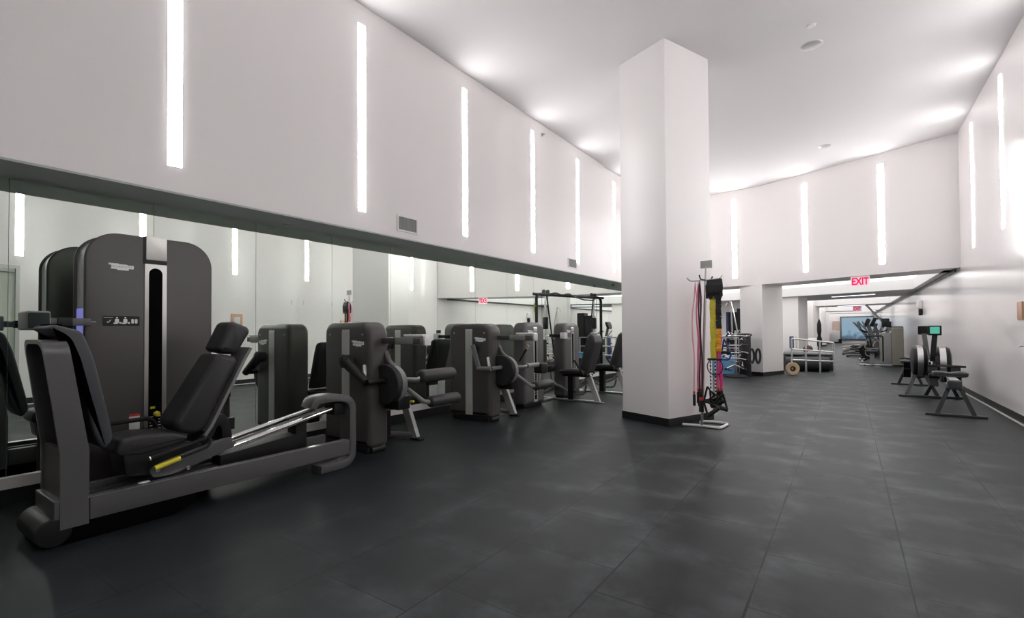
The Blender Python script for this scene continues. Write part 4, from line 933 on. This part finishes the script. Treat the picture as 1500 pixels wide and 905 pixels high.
# ------------------------------------------------------------------ guard rail
def rail(name, posts, hts, label):
    t = thing(name, label, 'railing', (posts[0][0], posts[0][1], 0), 0, 'steel guard rails')
    o = (posts[0][0], posts[0][1], 0)
    for (x, y), hh in zip(posts, hts):
        MB(o).tube([(x, y, 0), (x, y, hh)], 0.022, 10).build('post', 'steel', t)
    for f in (1.0, 0.70, 0.40):
        MB(o).tube([(x, y, hh * f - (0 if f == 1 else 0.0)) for (x, y), hh in zip(posts, hts)], 0.02, 10).build('bar', 'steel', t)
rail('guard_rail', [(-1.24, 14.95), (-0.93, 15.15), (-0.62, 15.35), (-0.32, 15.55)], [0.95, 0.91, 0.87, 0.83], 'sloping steel guard rail to the right of the second column')
rail('guard_rail', [(-4.4, 14.78), (-3.8, 14.78), (-3.1, 14.78), (-2.5, 14.78)], [0.97, 0.97, 0.97, 0.97], 'level steel guard rail to the left of the second column')
# items behind the rail
t = thing('punching_bag', 'black punching bag lying on the floor behind the sloping guard rail', 'punching bag', (-0.85, 16.1, 0))
MB().roll((-0.65, -0.05, 0.20), (0.42, 0.2, 0.20), 0.20, 0.05, 28).build('body', 'rubber', t)
MB().roll((0.40, 0.195, 0.2), (0.44, 0.205, 0.2), 0.08, 0.01).build('end_cap', 'black', t)
t = thing('weight_plate', 'tan rubber ring plate standing against the second column', 'weight plate', (-1.22, 14.72, 0.165))
prof = [(0.0, 0.07), (0.0, 0.155), (0.02, 0.165), (0.05, 0.165), (0.07, 0.155), (0.07, 0.07)]
MB().lathe((0, 0, 0), (0.35, -0.93, 0), prof, 28, True).build('ring', 'tan', t)
MB().lathe((0, 0, 0), (0.35, -0.93, 0), [(0.01, 0.03), (0.01, 0.072), (0.06, 0.072), (0.06, 0.03)], 20, True).build('hub', 'rubber', t)
def bosu(x, y, z, r, label):
    t = thing('balance_dome', label, 'balance ball', (x, y, z), 0, 'grey balance domes behind the rail')
    MB().lathe((0, 0, 0.05), (0, 0, 1), [(0, r)] + [(r * 0.62 * math.sin(PI / 2 * k / 8), r * math.cos(PI / 2 * k / 8)) for k in range(9)], 28).build('dome', 'bosu', t)
    MB().lathe((0, 0, 0), (0, 0, 1), [(0, r * 0.9), (0.0, r * 0.98), (0.03, r * 1.03), (0.05, r * 1.0)], 28).build('base', 'rubber', t)
bosu(-1.36, 17.02, 0.40, 0.28, 'large grey balance dome stacked highest behind the guard rail')
bosu(-0.87, 17.05, 0.40, 0.18, 'small grey balance dome in the middle behind the guard rail')
bosu(-0.50, 17.05, 0.40, 0.17, 'small grey balance dome at the right behind the guard rail')
t = thing('plyo_box', 'low black platform carrying the grey balance domes', 'platform', (-1.0, 17.05, 0))
MB().box(-0.7, 0.65, -0.3, 0.3, 0.0, 0.38, 0.02).build('body', 'rubber', t)
MB().box(-0.68, 0.63, -0.28, 0.28, 0.376, 0.384).build('top_pad', 'foot', t)
mat_stand(-1.60, 19.3, 0.13, 0.95, 0.1, 'navy', 'short navy pad behind the sloping guard rail')
mat_stand(-1.46, 19.32, 0.06, 0.95, 0.1, 'palegreen', 'pale green pad beside the short navy pad')
t = thing('folded_mat', 'white folded mat standing behind the middle rail posts', 'gym mat', (-0.95, 18.6, 0))
MB().box(-0.12, 0.12, -0.1, 0.1, 0, 0.9, 0.02).build('body', 'white', t)
MB().box(-0.123, 0.123, -0.103, 0.103, 0.4, 0.44).build('strap', 'black', t)
t = thing('medicine_ball', 'dark red medicine ball resting by the white folded mat', 'ball', (-1.02, 17.6, 0.44))
MB().ball((0, 0, 0.13), 0.13).build('shell', pm('dark red leather', (0.06, 0.012, 0.012), 0.5), t)
MB().lathe((0, 0, 0.0), (0, 0, -1), [(0.0, 0.10), (0.44, 0.10)], 16).build('stand', 'black', t)
t = thing('boxing_dummy', 'slim black standing figure-shaped bag before the white pier', 'punching bag', (-1.0, 24.5, 0))
MB().lathe((0, 0, 0.0), (0, 0, 1), [(0, 0.0), (0, 0.16), (0.04, 0.16), (0.06, 0.05), (0.4, 0.06), (0.55, 0.10), (0.75, 0.10), (0.9, 0.06), (1.1, 0.085), (1.4, 0.08), (1.55, 0.04), (1.66, 0)], 18).build('body', 'rubber', t)
MB().lathe((0.12, 0, 0.0), (0, 0, 1), [(0, 0.0), (0, 0.24), (0.08, 0.26), (0.22, 0.2), (0.26, 0.05)], 18).build('base', 'white', t)

# ------------------------------------------------------------------ rowing machines
def rower(x, y, rz, label, screen):
    """local: seat end at y=0, flywheel end at y=+2.3"""
    T = thing('rowing_machine', label, 'rowing machine', (x, y, 0), rz, 'rowing machines by the right wall')
    B = MB
    B().box(-0.32, 0.32, -0.02, 0.025, 0.0, 0.035, 0.008).build('rear_foot', 'rowframe', T)
    for sg in (-1, 1): B().bar((sg * 0.19, 0, 0.03), (sg * 0.055, 0.05, 0.40), 0.05, 0.03, (1, 0, 0)).build('rear_leg', 'rowframe', T)
    B().box(-0.075, 0.075, -0.03, 0.10, 0.37, 0.49, 0.015).build('rail_end_cap', 'rowframe', T)
    B().prism([(-0.035, 0.44), (0.035, 0.44), (0.05, 0.50), (-0.05, 0.50)], 'Y', 0.0, 1.55).build('slide_rail', 'silver', T)
    B().prism(fillet([(-0.19, 0.50), (-0.2, 0.56), (-0.1, 0.57), (0, 0.55), (0.1, 0.57), (0.2, 0.56), (0.19, 0.50), (0.06, 0.48), (-0.06, 0.48)], 0.02, 4, True), 'Y', 0.55, 0.82, 0.02).build('seat', 'foot', T)
    B().box(-0.07, 0.07, 0.6, 0.78, 0.42, 0.5, 0.01).build('seat_carriage', 'black', T)
    for sg in (-1, 1):
        B().bar((sg * 0.14, 1.38, 0.28), (sg * 0.14, 1.56, 0.58), 0.11, 0.02, (1, 0, 0)).build('footrest', 'black', T)
        B().box(sg * 0.14 - 0.06, sg * 0.14 + 0.06, 1.42, 1.50, 0.42, 0.47, 0.01).build('foot_strap', 'rubber', T)
    B().tube([(-0.22, 1.12, 0.625), (0, 1.16, 0.62), (0.22, 1.12, 0.615)], 0.017, 10).build('pull_handle', 'rubber', T)
    B().tube([(0, 1.16, 0.62), (0, 1.75, 0.58)], 0.006, 6).build('chain', 'steel', T)
    B().prism(fillet([(1.45, 0.40), (1.62, 0.48), (1.78, 0.75), (1.95, 0.72), (2.0, 0.5), (1.9, 0.3), (1.6, 0.33)], 0.06, 5, True), 'X', -0.045, 0.045, 0.015).build('main_body', 'rowframe', T)
    fy, fz = 1.93, 0.62
    B().lathe((-0.115, fy, fz), (1, 0, 0), [(0, 0), (0, 0.17), (0.02, 0.25), (0.06, 0.275), (0.17, 0.275), (0.21, 0.25), (0.23, 0.17), (0.23, 0)], 40).build('flywheel_housing', 'black', T)
    B().lathe((-0.04, fy, fz), (1, 0, 0), [(0, 0.2), (0, 0.281), (0.08, 0.281), (0.08, 0.2)], 40, True).build('flywheel_grille', 'steel', T)
    B().box(-0.32, 0.32, 2.22, 2.27, 0.0, 0.04, 0.008).build('front_foot', 'rowframe', T)
    for sg in (-1, 1): B().bar((sg * 0.21, 2.24, 0.03), (sg * 0.05, 2.0, 0.42), 0.05, 0.03, (1, 0, 0)).build('front_leg', 'rowframe', T)
    B().bar((-0.13, 1.80, 0.66), (-0.11, 1.52, 1.10), 0.07, 0.035, (1, 0, 0)).build('monitor_arm', 'rowframe', T)
    B().prism(rrect(-0.195, -0.025, 1.09, 1.25, 0.015, 3), 'Y', 1.47, 1.52, 0.008).build('monitor', 'black', T)
    B().prism(rrect(-0.17, -0.05, 1.12, 1.23, 0.004, 2), 'Y', 1.463, 1.4715).build('monitor_screen', 'screen' if screen else 'darkglass', T)
rower(1.19, 8.9, -0.055, 'near rowing machine with teal screen, seat towards the camera', True)
rower(1.07, 13.3, PI - 0.01, 'far rowing machine facing the other way, dark screen back', False)

# ------------------------------------------------------------------ corridor machines
def treadmill(x, y, label):
    T = thing('treadmill', label, 'treadmill', (x, y, 0), 0, 'treadmills in the corridor')
    MB().prism(fillet([(-0.95, 0.03), (-0.95, 0.13), (-0.7, 0.2), (0.7, 0.26), (1.0, 0.26), (1.0, 0.03)], 0.03, 4, True), 'Y', -0.4, 0.4, 0.02).build('deck', 'lightgrey', T)
    MB().box(-0.9, 0.6, -0.26, 0.26, 0.2, 0.215).build('belt', 'rubber', T)
    MB().box(-0.85, 0.95, -0.36, 0.36, 0.0, 0.05).build('base', 'black', T)
    MB().prism(fillet([(0.45, 0.22), (0.55, 0.42), (0.95, 0.45), (1.05, 0.25)], 0.06, 5, True), 'Y', -0.3, 0.3, 0.03).build('motor_cover', 'frame_grey', T)
    for sg in (-1, 1):
        MB().bar((0.75, sg * 0.38, 0.2), (0.98, sg * 0.38, 1.25), 0.10, 0.06, (1, 0, 0)).build('upright', 'frame_grey', T)
        MB().tube([(0.2, sg * 0.36, 0.95), (0.8, sg * 0.36, 1.05), (0.95, sg * 0.36, 1.15)], 0.024, 10, fil=0.05).build('handrail', 'black', T)
    MB().prism(fillet([(0.85, 1.1), (1.0, 1.08), (1.12, 1.5), (1.02, 1.55)], 0.03, 4, True), 'Y', -0.38, 0.38, 0.02).build('console', 'black', T)
treadmill(0.72, 31.0, 'nearest corridor treadmill with pale deck')
treadmill(0.68, 35.5, 'middle corridor treadmill with pale deck')
treadmill(0.62, 42.5, 'farthest corridor treadmill before the glazed end')

def elliptical(x, y, label, s=1.0):
    T = thing('elliptical_trainer', label, 'elliptical trainer', (x, y, 0), 0, 'elliptical trainers in the corridor')
    MB().box(-0.85, 0.6, -0.05, 0.05, 0.02, 0.10, 0.01).build('base_beam', 'frame', T)
    for xx in (-0.8, 0.5): MB().box(xx - 0.05, xx + 0.05, -0.3, 0.3, 0, 0.05, 0.01).build('foot', 'black', T)
    MB().prism(fillet([(0.0, 0.1), (0.55, 0.1), (0.62, 0.45), (0.4, 0.75), (0.1, 0.65)], 0.12, 6, True), 'Y', -0.16, 0.16, 0.04).build('drive_housing', 'frame', T)
    MB().bar((0.32, 0, 0.6), (0.12, 0, 1.4), 0.12, 0.08, (1, 0, 0)).build('mast', 'frame', T)
    MB().prism(fillet([(-0.05, 1.3), (0.08, 1.26), (0.22, 1.62), (0.1, 1.66)], 0.03, 4, True), 'Y', -0.26, 0.26, 0.02).build('console', 'black', T)
    for sg in (-1, 1):
        MB().tube([(0.3, sg * 0.22, 0.55), (-0.1, sg * 0.26, 1.05), (-0.35 + sg * 0.08, sg * 0.24, 1.5)], 0.022, 10, fil=0.1).build('swing_arm', 'frame', T)
        MB().tube([(0.3, sg * 0.22, 0.45 + sg * 0.1), (-0.75, sg * 0.2, 0.2)], 0.03, 10).build('pedal_arm', 'frame', T)
        MB().box(-0.55, -0.2, sg * 0.2 - 0.08, sg * 0.2 + 0.08, 0.30 + sg * 0.05, 0.34 + sg * 0.05, 0.015).build('pedal', 'rubber', T)
elliptical(0.78, 25.0, 'nearest elliptical trainer in the corridor')
elliptical(0.62, 27.2, 'second elliptical trainer in the corridor')
elliptical(0.70, 28.9, 'third elliptical trainer, just before the nearest treadmill')
def bike(x, y, label, rz=0.0):
    T = thing('exercise_bike', label, 'exercise bike', (x, y, 0), rz, 'exercise bikes in the corridor')
    for xx in (-0.5, 0.5): MB().box(xx - 0.035, xx + 0.035, -0.27, 0.27, 0, 0.06, 0.012).build('foot', 'steel', T)
    MB().tube([(-0.5, 0, 0.05), (-0.1, 0, 0.3), (0.2, 0, 0.35), (0.5, 0, 0.05)], 0.035, 10, fil=0.1).build('frame', 'black', T)
    MB().lathe((-0.30, -0.03, 0.34), (0, 1, 0), [(0, 0), (0, 0.22), (0.02, 0.235), (0.04, 0.235), (0.06, 0.22), (0.06, 0)], 30).build('flywheel', 'black', T)
    MB().lathe((-0.30, -0.04, 0.34), (0, 1, 0), [(0, 0.1), (0, 0.13), (0.08, 0.13), (0.08, 0.1)], 24, True).build('flywheel_rim', 'steel', T)
    MB().tube([(0.12, 0, 0.3), (0.27, 0, 0.85)], 0.03, 10).build('seat_post', 'steel', T)
    MB().prism(fillet([(0.08, 0.86), (0.2, 0.84), (0.42, 0.86), (0.44, 0.94), (0.3, 0.93), (0.1, 0.91)], 0.03, 4, True), 'Y', -0.09, 0.09, 0.03).build('saddle', 'vinyl', T)
    MB().tube([(-0.2, 0, 0.3), (-0.30, 0, 1.0)], 0.03, 10).build('handlebar_post', 'black', T)
    MB().tube([(-0.52, -0.18, 1.16), (-0.36, -0.2, 1.06), (-0.3, 0, 1.02), (-0.36, 0.2, 1.06), (-0.52, 0.18, 1.16)], 0.02, 10, fil=0.05).build('handlebar', 'rubber', T)
    MB().bar((0.0, -0.1, 0.33), (0.08, -0.1, 0.18), 0.03, 0.02, (1, 0, 0)).build('crank', 'steel', T)
    MB().box(0.04, 0.13, -0.2, -0.11, 0.15, 0.18, 0.005).build('pedal', 'black', T)
bike(0.92, 21.3, 'nearest exercise bike beside the olive tower machine')
bike(0.88, 23.0, 'second exercise bike behind the first one')
bike(-2.45, 19.6, 'exercise bike standing before the partition, seen in the mirror', 1.2)
# olive tower machine
T = thing('lat_pulldown_machine', 'olive tower machine with a long diagonal arm near the right wall', 'exercise machine', (1.3, 19.6, 0))
MB().prism(rrect(-0.14, 0.22, 0.03, 1.27, (0.03, 0.03, 0.1, 0.1), 6), 'X', -0.16, 0.14, 0.04).build('tower', 'olive', T)
MB().box(-0.12, 0.12, -0.1, 0.2, 0, 0.04).build('plinth', 'black', T)
MB().box(-0.46, -0.16, -0.1, 0.2, 0.10, 1.05, 0.02).build('stack_guard', 'frame_grey', T)
MB().box(-0.40, -0.365, -0.105, -0.095, 0.15, 0.95).build('weight_slot', 'void', T)
MB().tube([(-0.18, 0.0, 1.15), (-0.80, 0.0, 1.98)], 0.03, 12).build('diagonal_arm', 'frame_grey', T)
MB().box(-0.4, -0.2, -0.08, 0.12, 1.25, 1.52, 0.03).build('arm_pivot', 'black', T)
MB().tube([(-0.1, 0.02, 1.2), (-0.45, 0.02, 1.55), (-0.52, 0.02, 1.5)], 0.022, 10, fil=0.05).build('pull_arm', 'black', T)
MB().tube([(-0.16, 0.0, 0.85), (-0.78, 0.0, 0.88), (-0.85, 0.0, 0.6), (-0.82, 0.0, 0.55), (-0.16, 0.0, 0.55)], 0.018, 10, fil=0.06).build('hand_frame', 'frame_grey', T)
MB().box(-0.85, -0.4, -0.12, 0.12, 0.93, 0.99, 0.02).build('arm_rest', 'vinyl', T)
MB().box(-1.0, 0.1, -0.03, 0.03, 0, 0.05, 0.01).build('base_rail', 'steel', T)
MB().box(-0.9, -0.84, -0.25, 0.25, 0, 0.04, 0.008).build('cross_foot', 'black', T)
MB().box(-0.72, -0.6, -0.05, 0.05, 0.05, 0.42, 0.01).build('seat_post', 'frame_grey', T)
MB().box(-0.85, -0.5, -0.17, 0.17, 0.42, 0.5, 0.03).build('seat', 'vinyl', T)

# ------------------------------------------------------------------ world, camera, view
wd = bpy.data.worlds.new('World'); scn.world = wd; wd.use_nodes = True
wd.node_tree.nodes['Background'].inputs['Color'].default_value = (0.5, 0.5, 0.52, 1)
wd.node_tree.nodes['Background'].inputs['Strength'].default_value = 0.3

F, YAW, PIT, ROL, SY = 711.234, -0.604759457, 0.0177389906, 0.0071878582, 18.847
f = Vector((math.sin(YAW) * math.cos(PIT), math.cos(YAW) * math.cos(PIT), math.sin(PIT)))
r0 = Vector((math.cos(YAW), -math.sin(YAW), 0)); d0 = f.cross(r0)
r = r0 * math.cos(ROL) + d0 * math.sin(ROL); dn = -r0 * math.sin(ROL) + d0 * math.cos(ROL)
cam = bpy.data.cameras.new('camera'); co = bpy.data.objects.new('camera', cam); COL.objects.link(co)
mw = Matrix((( r.x, -dn.x, -f.x, 0), (r.y, -dn.y, -f.y, 0), (r.z, -dn.z, -f.z, 1.22), (0, 0, 0, 1)))
co.matrix_world = mw
cam.sensor_fit = 'HORIZONTAL'; cam.sensor_width = 36; cam.lens = F / 1500 * 36
cam.shift_y = SY / 1500; cam.clip_start = 0.05; cam.clip_end = 200
scn.camera = co
scn.view_settings.view_transform = 'Standard'; scn.view_settings.look = 'None'
scn.view_settings.gamma = 1; scn.view_settings.use_curve_mapping = False
scn.view_settings.exposure = 1.28
cy = scn.cycles
cy.use_denoising = True
cy.max_bounces = 10; cy.diffuse_bounces = 6; cy.glossy_bounces = 6
cy.sample_clamp_indirect = 8
